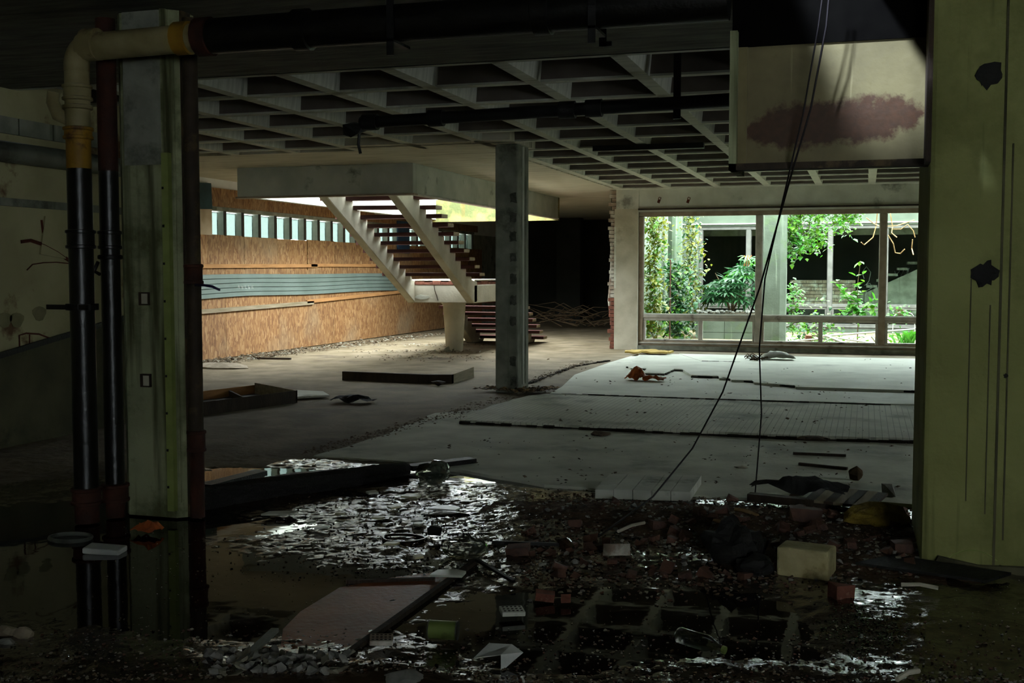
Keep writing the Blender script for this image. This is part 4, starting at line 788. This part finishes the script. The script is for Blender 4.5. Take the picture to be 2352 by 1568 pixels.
# bent board and debris left of centre
bb = empty('bent_plank', T(930, 872), 'long dark curved plank lying on edge in front of the stairs', 'plank'); bo = bb.location
P = [T(x, y) - bo for x, y in ((786, 873), (860, 876), (930, 879), (985, 881), (1038, 881), (1085, 866))]
b = MB(); 
for i, p in enumerate(P[:5]):
    h = .13 + (.02 if i == 5 else 0); b.v += [tuple(p), tuple(p + Vector((0, .07, 0))), tuple(p + Vector((0, .07, h))), tuple(p + Vector((0, 0, h)))]
for i in range(4): b.f += [(i * 4 + k, i * 4 + (k + 1) % 4, i * 4 + 4 + (k + 1) % 4, i * 4 + 4 + k) for k in range(4)]
b.f += [(0, 3, 2, 1), (16, 17, 18, 19)]; b.m = [0] * len(b.f); b.build('long_length', 'timber_dark', bb)
b = MB(); b.v = [tuple(v) for p, h in ((P[4], .13), (P[5], .15)) for v in (p, p + Vector((0, .07, 0)), p + Vector((0, .07, h)), p + Vector((0, 0, h)))]
b.f = [(k, (k + 1) % 4, 4 + (k + 1) % 4, 4 + k) for k in range(4)] + [(0, 3, 2, 1), (4, 5, 6, 7)]; b.m = [0] * 6; b.build('lit_end', 'timber_grey', bb)  # bent end in paler timber: its lit look put into the colour
thing('wood_lump', hullmesh('wood_lump', 'timber_dark', 3, sx=.3, sy=.18, sz=.1), 1008, 880, 'dark wood lump tucked against the curved plank', 'wood', .04)
# open box frame
bx = empty('wooden_tray', T(565, 935), 'shallow open wooden tray lying beside the rusty drainpipe', 'tray'); bo = bx.location
A, B_, C_, D_ = [T(x, y) - bo for x, y in ((440, 958), (600, 945), (680, 925), (585, 905))]; A2 = T(430, 925) - bo
def side(p, q, nm, h=.16, m='timber_dark'):
    MB().add([p, q, q + Vector((0, 0, h)), p + Vector((0, 0, h))] + [v + Vector((.0, .035, 0)) for v in (p, q, q + Vector((0, 0, h)), p + Vector((0, 0, h)))], [(0, 1, 2, 3), (7, 6, 5, 4), (0, 4, 5, 1), (1, 5, 6, 2), (2, 6, 7, 3), (3, 7, 4, 0)]).build(nm, m, bx)
side(A, C_, 'side_board', .15); side(A2, D_, 'side_board', .12, 'timber'); side(D_, C_, 'end_board', .15, 'timber_grey'); side(A.lerp(A2, .5), C_.lerp(D_, .5), 'divider', .06, 'timber_grey'); side(A.lerp(C_, .55), A2.lerp(D_, .6), 'divider', .09)
MB().add([A, C_, D_, A2], [(0, 1, 2, 3)]).build('tray_bottom', 'iron_black', bx, (0, 0, .01))
o = tag(MB().prism([((T(x, y) - T(715, 912)).x, (T(x, y) - T(715, 912)).y) for x, y in ((680, 919), (757, 915), (742, 906), (682, 903))], .02, .045).build('loose_board', 'tile_pale', None, T(715, 912)), 'pale flat board on the floor beside the wooden tray', 'board')
thing('dark_rag', crumple(8, 5, .5, .3, .05, 4.0, .05).mesh('dark_rag', 'cloth_black'), 812, 922, 'dark crumpled rag on the brown floor', 'rag', .02)
# leaf litter at column foot (uncountable)
def litter(name, label, cat, pts, n, spread, s, m, seed, zz=.01):
    r = random.Random(seed); b = MB()
    for k in range(n):
        p = r.choice(pts) + Vector((r.gauss(0, spread), r.gauss(0, spread * .7), 0)); p.z = zz + r.random() * .03; a = r.uniform(0, 6.28); l = s * r.uniform(.4, 1.5); d = Vector((math.cos(a), math.sin(a), r.uniform(-.2, .4))) * l; e = Vector((-d.y, d.x, r.uniform(-.2, .3) * l)) * r.uniform(.15, .5)
        b.add([p, p + d * .5 + e, p + d, p + d * .5 - e, p + d * .5 + Vector((0, 0, l * .2))], [(0, 1, 4), (1, 2, 4), (2, 3, 4), (3, 0, 4)], r.randrange(len(m)))
    return tag(b.build(name, m), label, cat, None, 'stuff')
litter('leaf_litter', 'dry dead leaves and grit round the mid-hall column foot', 'leaves', [T(x, 905 - abs(x - 1200) * .1) for x in range(1130, 1260, 8)], 420, .1, .06, ['twig', 'dirt', 'twig_pale'], 1, .03)
litter('wall_litter', 'dead leaves, twigs and grit along the chipboard wall', 'litter', [T(x, 838 - (x - 455) * .127) for x in range(455, 1000, 6)], 1500, .2, .07, ['twig', 'dirt', 'chip_pale', 'twig'], 2)
litter('stair_litter', 'scattered grit and leaves under the staircase', 'litter', [T(x, y) for x in range(880, 1120, 20) for y in (795, 810, 825)], 500, .4, .05, ['twig', 'dirt', 'chip_pale'], 3)
litter('floor_grit', 'fine dark grit scattered over the floor nearer the rubble', 'grit', [T(R.uniform(1000, 2080), R.uniform(1012, 1120)) for k in range(60)], 160, .10, .03, ['dirt', 'dirt', 'timber_dark'], 4, .014)
litter('tile_grit', 'fine dark grit scattered over the pale tiled floor', 'grit', [T(R.uniform(1240, 2080), R.uniform(835, 985)) for k in range(60)], 170, .12, .035, ['dirt', 'dirt', 'timber_dark'], 14, .062)
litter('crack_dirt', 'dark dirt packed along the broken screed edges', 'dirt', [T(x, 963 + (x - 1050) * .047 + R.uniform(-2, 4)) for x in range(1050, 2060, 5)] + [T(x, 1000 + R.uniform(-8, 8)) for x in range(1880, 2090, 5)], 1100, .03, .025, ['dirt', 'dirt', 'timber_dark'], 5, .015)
litter('diagonal_dirt', 'band of dark dirt along the diagonal floor edge', 'dirt', [T(1210 - t * 5.1, 905 + t * 1.45 + R.uniform(-4, 4)) for t in range(0, 100)] + [T(1215 + t * 2, 880 - t * .7) for t in range(70)], 1100, .06, .03, ['dirt', 'floor_brown', 'twig'], 6, .012)
hb_ = []
for (px, py, sx, lab) in ((565, 845, .5, 'pale heap of sawdust and grit at the chipboard wall foot'),):
    thing('grit_heap', hullmesh('grit_heap', 'stone_pale', 70, n=60, sx=1.2, sy=.5, sz=.16, jag=.3), 500, 842, lab, 'heap', .02)
thing('floor_plank', MB().bar((-.35, 0, 0), (.35, .05, 0), .06, .03).mesh('floor_plank', 'timber_dark'), 625, 823, 'thin dark stick at the foot of the chipboard wall', 'stick', .02)
for (px, py, lab, l, a) in ((1882, 1043, 'dark straight lath on the pale floor near the pier', .44, .02), (1890, 1070, 'dark lath lying slantwise below the other lath', .4, -.3)):
    thing('lath', MB().bar((-l / 2, 0, 0), (l / 2, 0, 0), .03, .02).mesh('lath', 'timber_dark'), px, py, lab, 'lath', .025, (0, 0, a))
thing('dirt_clump', hullmesh('dirt_clump', 'dirt', 9, n=30, sx=.25, sy=.2, sz=.07), 1378, 995, 'dark clump of dirt on the pale floor before the column', 'dirt', .03)
thing('dirt_clump', hullmesh('dirt_clump', 'dirt', 10, n=30, sx=.42, sy=.22, sz=.06), 1868, 1006, 'flat dark dirt pile beside the broken screed edge', 'dirt', .03)
thing('matted_tuft', hullmesh('matted_tuft', 'twig', 12, n=40, sx=.12, sy=.12, sz=.13), 1964, 1088, 'matted brown tuft standing on the floor near the pier', 'tuft', .06)
thing('shoe_sole', hullmesh('shoe_sole', 'stair_white', 13, n=30, sx=.13, sy=.06, sz=.03, jag=.1), 1702, 1072, 'small pale slab like a sole on the floor', 'slab', .02)

# wet beam and planks across the puddle
wbm = empty('rotten_log', T(700, 1120), 'long black rotten log lying across the water', 'log'); bo = wbm.location
pts = [T(x, y, .05) - bo for x, y in ((440, 1150), (560, 1130), (680, 1114), (800, 1096), (880, 1085), (935, 1078))]
b = MB(); b.tube(pts, [.085, .1, .095, .085, .07, .06], 9); b.v = [tuple(Vector(v) + Vector((0, .02 * fbm(v[0] * 7, v[2] * 9), .03 * fbm(v[0] * 6, v[1] * 6)))) for v in b.v]; b.build('log', 'timber_wet', wbm)
for (px, py, qx, qy, lab) in ((940, 1074, 1085, 1056, 'thin wet plank continuing past the end of the black log'), (470, 1118, 600, 1085, 'short wet plank at the drainpipe side of the puddle')):
    a, c = T(px, py, .03), T(qx, qy, .03); tag(MB().bar((0, 0, 0), c - a, .12, .04).build('wet_plank', 'timber_wet', None, a), lab, 'plank')
# plastic bags
def bag(px, py, s, seed, label, m, hh=.5):
    b = MB(); r = random.Random(seed); n1, n2 = 9, 18
    b.tube([(0, 0, s * hh * k / n1) for k in range(n1 + 1)], [s * .5 * math.sin(math.pi * (.18 + .8 * k / n1)) ** .8 for k in range(n1 + 1)], n2)
    b.v = [tuple(Vector(v) * (1 + .55 * noise.noise((v[0] * 9 / s * .4 + seed, v[1] * 9 / s * .4, v[2] * 9 / s * .4))) + Vector((0, 0, .0))) for v in b.v]
    return tag(b.build('plastic_bag', m, None, T(px, py, .0)), label, 'bag')
bag(990, 1108, .3, 3, 'crumpled translucent bag at the end of the black log', 'plastic_film', .5); bag(1068, 1278, .24, 7, 'crumpled clear bag beside the wet brown board', 'plastic_film', .45)
bag(1690, 1290, .36, 9, 'crumpled black bin bag in the rubble', 'cloth_black', .6); bag(1735, 1318, .2, 13, 'black scrap of bag beside the pale block', 'cloth_black', .5)
# broken pale tiles in the mud
def tile(px, py, w_, d, rz, label, m='tile_white', tx=.05, ty=.04):
    r = random.Random(int(px * 7 + py)); pl = [(-w_ / 2, -d / 2), (w_ / 2 * r.uniform(.5, 1), -d / 2), (w_ / 2, d / 2 * r.uniform(.2, 1)), (w_ / 2 * r.uniform(.2, .8), d / 2), (-w_ / 2 * r.uniform(.6, 1), d / 2 * r.uniform(.6, 1))]
    tag(MB().prism(pl, 0, .012).build('broken_tile', m, None, T(px, py, .012), (tx * r.uniform(-1, 1), ty * r.uniform(-1, 1), rz)), label, 'tile')
G_T = ((643, 1180, .22, .13, .3, 'grey broken tile lying alone in the mud near the log', 'tile_pale'), (1022, 1168, .2, .14, .1, 'bluish white broken tile on a dark clod', 'tile_white'), (945, 1140, .13, .1, .2, 'ivory tile piece just below the translucent bag', 'tile_ivory'),
       (905, 1165, .1, .08, 1.0, 'small ivory tile chip between two bigger shards', 'tile_ivory'), (958, 1195, .1, .09, .6, 'white tile shard beside the black lump', 'tile_white'), (870, 1190, .08, .07, .2, 'narrow ivory tile chip in the shiny mud', 'tile_ivory'), (960, 1205, .07, .06, 1.4, 'tilted white tile chip below the shard', 'tile_white'),
       (740, 1212, .1, .07, .5, 'flat white tile shard left of the stone lump', 'tile_white'), (712, 1200, .07, .05, 1.2, 'small white tile sliver beside the flat shard', 'tile_white'), (782, 1180, .06, .05, .2, 'tiny ivory tile chip farther back in the mud', 'tile_ivory'), (855, 1132, .1, .09, .9, 'half sunk grey-white tile at the log edge', 'tile_pale'), (900, 1250, .09, .06, .3, 'ivory tile chip close to the mud ring', 'tile_ivory'), (960, 1280, .06, .05, .8, 'lone ivory chip near the clear bag', 'tile_ivory'), (1030, 1318, .18, .12, .2, 'ribbed pale tile lying on the wet brown board', 'tile_white'))
for t in G_T: tile(*t)
o = thing('mud_clod', hullmesh('mud_clod', 'mud', 21, n=30, sx=.42, sy=.2, sz=.05), 1020, 1180, 'flat dark clod under the bluish tile', 'clod', .0)
thing('black_lump', hullmesh('black_lump', 'iron_black', 22, sx=.13, sy=.1, sz=.1), 1000, 1220, 'angular black lump standing in the shiny mud', 'lump', .04)
b = MB(); b.tube([(.13 * math.cos(a) * (1 + .1 * math.sin(3 * a)), .1 * math.sin(a), .01) for a in [k * .35 for k in range(19)]], .009, 6); tag(b.build('mud_ring', 'mud', None, T(925, 1240, -.006)), 'ring of mud round a small puddle', 'ring')
b = MB(); b.tube([(.13 * math.cos(a), .1 * math.sin(a), .0) for a in [k * .35 for k in range(19)]], .012, 6); tag(b.build('hose_ring', 'pipe_grey', None, T(162, 1234, .0)), 'pale ring lying in the water below the standpipes', 'ring')
# brown board under shallow water with its edge strip
pb = empty('wet_board', T(850, 1400), 'wet brown floor board sheet under a film of water', 'board'); bo = pb.location
MB().prism([((T(x, y) - bo).x, (T(x, y) - bo).y) for x, y in ((1075, 1300), (755, 1532), (640, 1520), (650, 1440), (690, 1400), (780, 1345), (900, 1322))], -.04, -.008).build('sheet', 'plank_wet', pb)
MB().bar(T(1090, 1290, .0) - bo, T(752, 1535, .0) - bo, .03, .022).build('edge_strip', 'timber_dark', pb); MB().bar(T(795, 1336, -.004) - bo, T(1000, 1330, -.004) - bo, .025, .02).build('cross_strip', 'timber_dark', pb)
# named pieces of rubble
def brickbit(px, py, s, seed, rz, label, m, cat='brick', z=.02): return thing('brick_piece', hullmesh('brick_piece', m, seed, sx=s[0], sy=s[1], sz=s[2], boxy=True), px, py, label, cat, z, (R.uniform(-.15, .15), R.uniform(-.15, .15), rz))
brickbit(1416, 1262, (.14, .08, .07), 31, .9, 'brown brick half tipped up at the edge of the reflection', 'brick_pale', z=.05); brickbit(1850, 1188, (.2, .12, .13), 32, .1, 'broken red brick block in front of the pallet', 'brick_wet', z=.07)
brickbit(1932, 1362, (.1, .1, .1), 33, .5, 'orange brick cube beside the pale block', 'brick_red', z=.04); brickbit(1252, 1368, (.1, .07, .04), 34, .3, 'flat red brick scrap alone in the dark water', 'brick_red'); brickbit(1300, 1374, (.05, .04, .03), 35, .3, 'tiny red brick crumb beside the flat scrap', 'brick_red')
brickbit(2075, 1262, (.12, .1, .1), 36, .3, 'rust-red brick lump at the foot of the pier', 'brick_wet', z=.05); brickbit(1190, 1262, (.14, .1, .05), 37, .1, 'dark red brick slab beside the iron bar', 'brick_wet'); brickbit(1510, 1205, (.1, .07, .06), 38, .6, 'small red brick half in the middle of the rubble', 'brick_wet', z=.04)
def frog(px, py, w_, d, m, rz, label):
    e = empty('perforated_tile', T(px, py, .012), label, 'tile', rot=(.06, .03, rz)); bevel(MB().box(-w_ / 2, w_ / 2, -d / 2, d / 2, 0, .022).build('body', m, e), .004)
    for i in range(5):
        for j in range(3): MB().lathe([(.006, .022), (.006, .0235)], 8, (-w_ * .36 + i * w_ * .18, -d * .3 + j * d * .3, 0)).build('hole', 'timber_dark', e)
frog(1176, 1408, .11, .09, 'tile_pale', .5, 'grey studded tile floating in the dark water'); frog(876, 1474, .1, .09, 'brick_pale', .4, 'pinkish studded tile beside the edge strip')
# tin can
tc_ = empty('tin_can', T(1018, 1462, .02), 'dented green tin can lying on its side in the water', 'can', rot=(0, 0, .15))
MB().tube([(-.06, 0, .03), (.06, 0, .03)], .04, 20).build('body', 'tin_green', tc_, smooth=True, auto=40)
for x in (-.062, .062): MB().tube([(x - .003, 0, .03), (x + .003, 0, .03)], .042, 20).build('rim', 'tin_steel', tc_)
# folded white card
o = tag(MB().add([(-.1, -.05, 0), (.02, -.06, .03), (.03, .06, .035), (-.07, .06, .03), (.09, .02, .02), (.02, -.06, -.04)], [(0, 1, 2, 3), (1, 4, 2), (1, 5, 4)]).build('folded_card', 'paper_white', None, T(1150, 1508, .02)), 'folded white card sticking out of the dark water', 'card'); solid(o, .004)
# squashed clear bottle
bt_ = empty('plastic_bottle', T(1608, 1488, .02), 'squashed clear plastic bottle at the water edge', 'bottle', rot=(0, .12, -.35))
b = MB(); b.tube([(-.11, 0, .035), (-.1, 0, .035), (.03, 0, .035), (.08, 0, .035), (.1, 0, .035)], [.03, .042, .042, .018, .016], 14); b.v = [(x, y, z * .8 + .006 * math.sin(x * 90)) for x, y, z in b.v]; bd_ = b.build('body', 'plastic_film', bt_, smooth=True, auto=50); MB().tube([(.1, 0, .028), (.115, 0, .028)], .017, 12).build('cap', 'tin_green', bd_)
# pale concrete block
cb = thing('concrete_block', MB().box(-.135, .135, -.09, .09, 0, .16).mesh('concrete_block', 'block_stone'), 1852, 1322, 'pale rectangular concrete block among the rubble', 'block', .0, (0, 0, -.2)); bevel(cb, .012, 2)
# pallet, cloth, insulation near the pier
pl_ = empty('broken_pallet', T(1890, 1160), 'broken slatted pallet lying by the pier', 'pallet'); bo = pl_.location
for i, (a, c) in enumerate((((1720, 1140), (1900, 1158)), ((1880, 1125), (2000, 1150)))): MB().bar(T(*a, .05) - bo, T(*c, .05) - bo, .08, .05).build('runner', 'timber_dark', pl_)
for k in range(7): MB().bar(T(1860 + k * 22, 1150 + k * 2.5, .085) - bo, T(1895 + k * 22, 1118 + k * 2.6, .085) - bo, .07, .018).build('slat', 'timber_grey' if k % 2 else 'timber_dark', pl_)
o = tag(crumple(16, 6, .62, .24, .05, 6.0, .07).build('black_cloth', 'cloth_black', None, T(1838, 1128, .11), (0, 0, -.12), smooth=True), 'black wet cloth draped over the pallet end', 'cloth')
ins = MB().add(*hull(51, n=90, sx=.42, sy=.26, sz=.2, jag=.25)); ins.v = [tuple(Vector(v) * (1 + .3 * noise.noise(Vector(v) * 14))) for v in ins.v]; tag(ins.build('insulation_lump', 'insulation', None, T(2010, 1185, .07)), 'shaggy yellow insulation lump against the pier', 'insulation')
thing('grey_lump', hullmesh('grey_lump', 'stone', 52, sx=.16, sy=.14, sz=.12), 2040, 1125, 'grey rubble lump behind the insulation', 'lump', .06)
# dark water side: block, leaf, stones, batten
o = thing('foam_block', MB().box(-.11, .11, -.06, .06, 0, .035).mesh('foam_block', 'paper_white'), 241, 1268, 'white foam slab floating in the dark water', 'foam', WZ, (.05, .05, .2)); bevel(o, .01)
o = tag(crumple(6, 5, .16, .12, .04, 9.0, .05).build('orange_scrap', 'leaf_orange', None, T(338, 1222, .0)), 'orange crumpled scrap floating below the green column', 'scrap'); solid(o, .004)
for (px, py, s, lab, sd) in ((15, 1452, .12, 'tan rounded stone at the picture edge in the water', 61), (53, 1455, .11, 'lighter tan stone beside the first one in the water', 62), (12, 1478, .09, 'grey stone in front of the two tan ones', 63)):
    thing('stone', hullmesh('stone', 'stone_pale' if sd < 63 else 'stone', sd, n=40, sx=s, sy=s * .8, sz=s * .6, jag=.15), px, py, lab, 'stone', .01)
a, c = T(540, 1532, .02), T(632, 1446, .02); tag(bevel(MB().bar((0, 0, 0), c - a, .035, .02).build('grey_batten', 'batten_grey', None, a), .003), 'pale grey batten lying on the wet mud', 'batten')
a, c = T(1130, 1245, .025), T(1300, 1250, .025); ib = empty('iron_bar', a, 'thin black iron bar ending in a round clod', 'bar'); MB().bar((0, 0, 0), c - a, .018, .018).build('bar', 'iron_black', ib); MB().add(*hull(64, n=30, sx=.12, sy=.1, sz=.1)).build('clod', 'mud', ib, c - a)
a, c = T(1095, 1285, .02), T(1180, 1335, .02); tag(MB().bar((0, 0, 0), c - a, .02, .015).build('dark_stick', 'iron_black', None, a), 'dark stick poking from the clear bag toward the water', 'stick')
tag(hb0 := link('pale_mound', hullmesh('pale_mound', 'stone', 65, n=40, sx=.28, sy=.2, sz=.14, jag=.2), None, T(930, 1575, .0)), 'smooth grey-green stone mound at the bottom edge', 'stone')
thing('flat_sheet', MB().prism([(-.35, -.1), (.3, -.14), (.4, .06), (-.2, .14)], 0, .015).mesh('flat_sheet', 'cloth_black'), 2130, 1305, 'flat dark sheet lying at the foot of the pier', 'sheet', .04, (.03, .0, -.2))
for (px, py, qx, qy, r_, lab) in ((2070, 1342, 2155, 1350, .01, 'pale bent stick in front of the pier foot'), (1640, 1195, 1700, 1212, .012, 'short pale stick on the rubble heap'), (1690, 1170, 1740, 1185, .016, 'flat tan splinter beside the brick block'), (1420, 1220, 1480, 1200, .01, 'thin tan splinter beside the tipped brick'), (2060, 1560, 2110, 1540, .01, 'small brown stick at the bottom near the pier')):
    a, c = T(px, py, .05), T(qx, qy, .05); tag(MB().tube([(0, 0, 0), (c - a) * .5 + Vector((0, 0, .01)), c - a], r_, 6).build('splinter', 'stair_white' if r_ < .011 else 'twig_pale', None, a), lab, 'stick')

# countable fragments sharing look and place, then the uncountable rest
def inpoly(): 
    while True:
        x, y = R.uniform(1180, 2110), R.uniform(1135, 1330)
        if y > 1140 + max(0, (1330 - x)) * .5: return x, y
proto = {'brick': [hullmesh('brick_fragment', 'brick_wet', 100 + k, sx=.075, sy=.055, sz=.045, boxy=True) for k in range(6)], 'stone': [hullmesh('stone_fragment', 'stone', 110 + k, sx=.06, sy=.05, sz=.035) for k in range(6)], 'plaster': [hullmesh('plaster_fragment', 'chip_pale', 120 + k, sx=.06, sy=.045, sz=.02) for k in range(6)]}
def frag(kind, px, py, label, group, s):
    p = T(px, py); p.z = max(mudz(p.x, p.y), WZ) + .006 * s; tag(link(kind + '_fragment', proto[kind][R.randrange(6)], None, p, (R.uniform(-.5, .5), R.uniform(-.5, .5), R.uniform(0, 6)), (s, s, s)), label, kind if kind != 'brick' else 'brick', group)
for k in range(110): frag('brick', *inpoly(), 'small dark red brick fragment in the rubble spread before the pier', 'brick fragments in the rubble', R.uniform(.5, 1.3))
for k in range(70): frag('stone', *inpoly(), 'small grey stone fragment in the rubble spread before the pier', 'stone fragments in the rubble', R.uniform(.5, 1.2))
for k in range(45): frag('plaster', *inpoly(), 'small pale plaster flake in the rubble spread before the pier', 'plaster flakes in the rubble', R.uniform(.5, 1.2))
for k in range(90): frag('stone', R.uniform(470, 800), R.uniform(1498, 1568), 'broken stone in the gravel heap along the bottom edge', 'stones of the bottom heap', R.uniform(.5, 1.5))
for k in range(40): frag('plaster', R.uniform(480, 800), R.uniform(1500, 1568), 'pale plaster piece in the gravel heap along the bottom edge', 'plaster of the bottom heap', R.uniform(.6, 1.6))
for k in range(45): frag('plaster', R.uniform(700, 1200), R.uniform(1140, 1320), 'small pale chip strewn over the shiny mud', 'chips on the shiny mud', R.uniform(.3, .8))
for k in range(60): frag('stone', R.uniform(800, 1300), R.uniform(1140, 1330), 'small dark pebble strewn over the shiny mud', 'pebbles on the shiny mud', R.uniform(.3, .8))
def chips(name, label, region, n, mats, smin, smax, seed):
    r = random.Random(seed); b = MB(); pr_ = [hull(200 + k, n=8, sx=1, sy=.8, sz=.5) for k in range(8)]
    for k in range(n):
        px, py = region(r); p = T(px, py); p.z = max(mudz(p.x, p.y), WZ) + .003; s = r.uniform(smin, smax); a = r.uniform(0, 6.28); v, f = pr_[r.randrange(8)]; ca, sa = math.cos(a) * s, math.sin(a) * s
        b.add([(p.x + x * ca - y * sa, p.y + x * sa + y * ca, p.z + z * s) for x, y, z in v], f, r.randrange(len(mats)))
    tag(b.build(name, mats), label, 'rubble', None, 'stuff')
chips('fine_rubble', 'fine red-brown rubble covering the floor before the pier', lambda r: (r.uniform(1200, 2110), 1135 + 210 * r.random() ** 1.3 + max(0, r.uniform(-60, 40))), 3800, ['brick_wet', 'dirt', 'stone', 'twig', 'chip_pale', 'dirt', 'brick_wet'], .012, .05, 31)
chips('fine_gravel', 'fine gravel and crumbs along the near edge of the floor', lambda r: (r.uniform(0, 2352), 1568 - 130 * r.random() ** 2), 2600, ['dirt', 'stone', 'brick_wet', 'dirt', 'chip_pale', 'mud'], .008, .03, 32)
chips('floating_crumbs', 'tiny crumbs and bits scattered over the dark water', lambda r: (r.uniform(200, 2352), r.uniform(1200, 1500)), 1500, ['chip_pale', 'dirt', 'stone', 'twig'], .004, .014, 33)
chips('mud_crumbs', 'dark crumbs of silt over the shiny mud', lambda r: (r.gauss(1000, 220), r.uniform(1120, 1330)), 1500, ['mud', 'timber_dark', 'dirt'], .008, .028, 34)
chips('moss_patch', 'green mossy patch on the mud below the orange brick', lambda r: (r.gauss(1985, 50), r.gauss(1445, 28)), 700, ['moss', 'moss', 'mud'], .006, .02, 35)
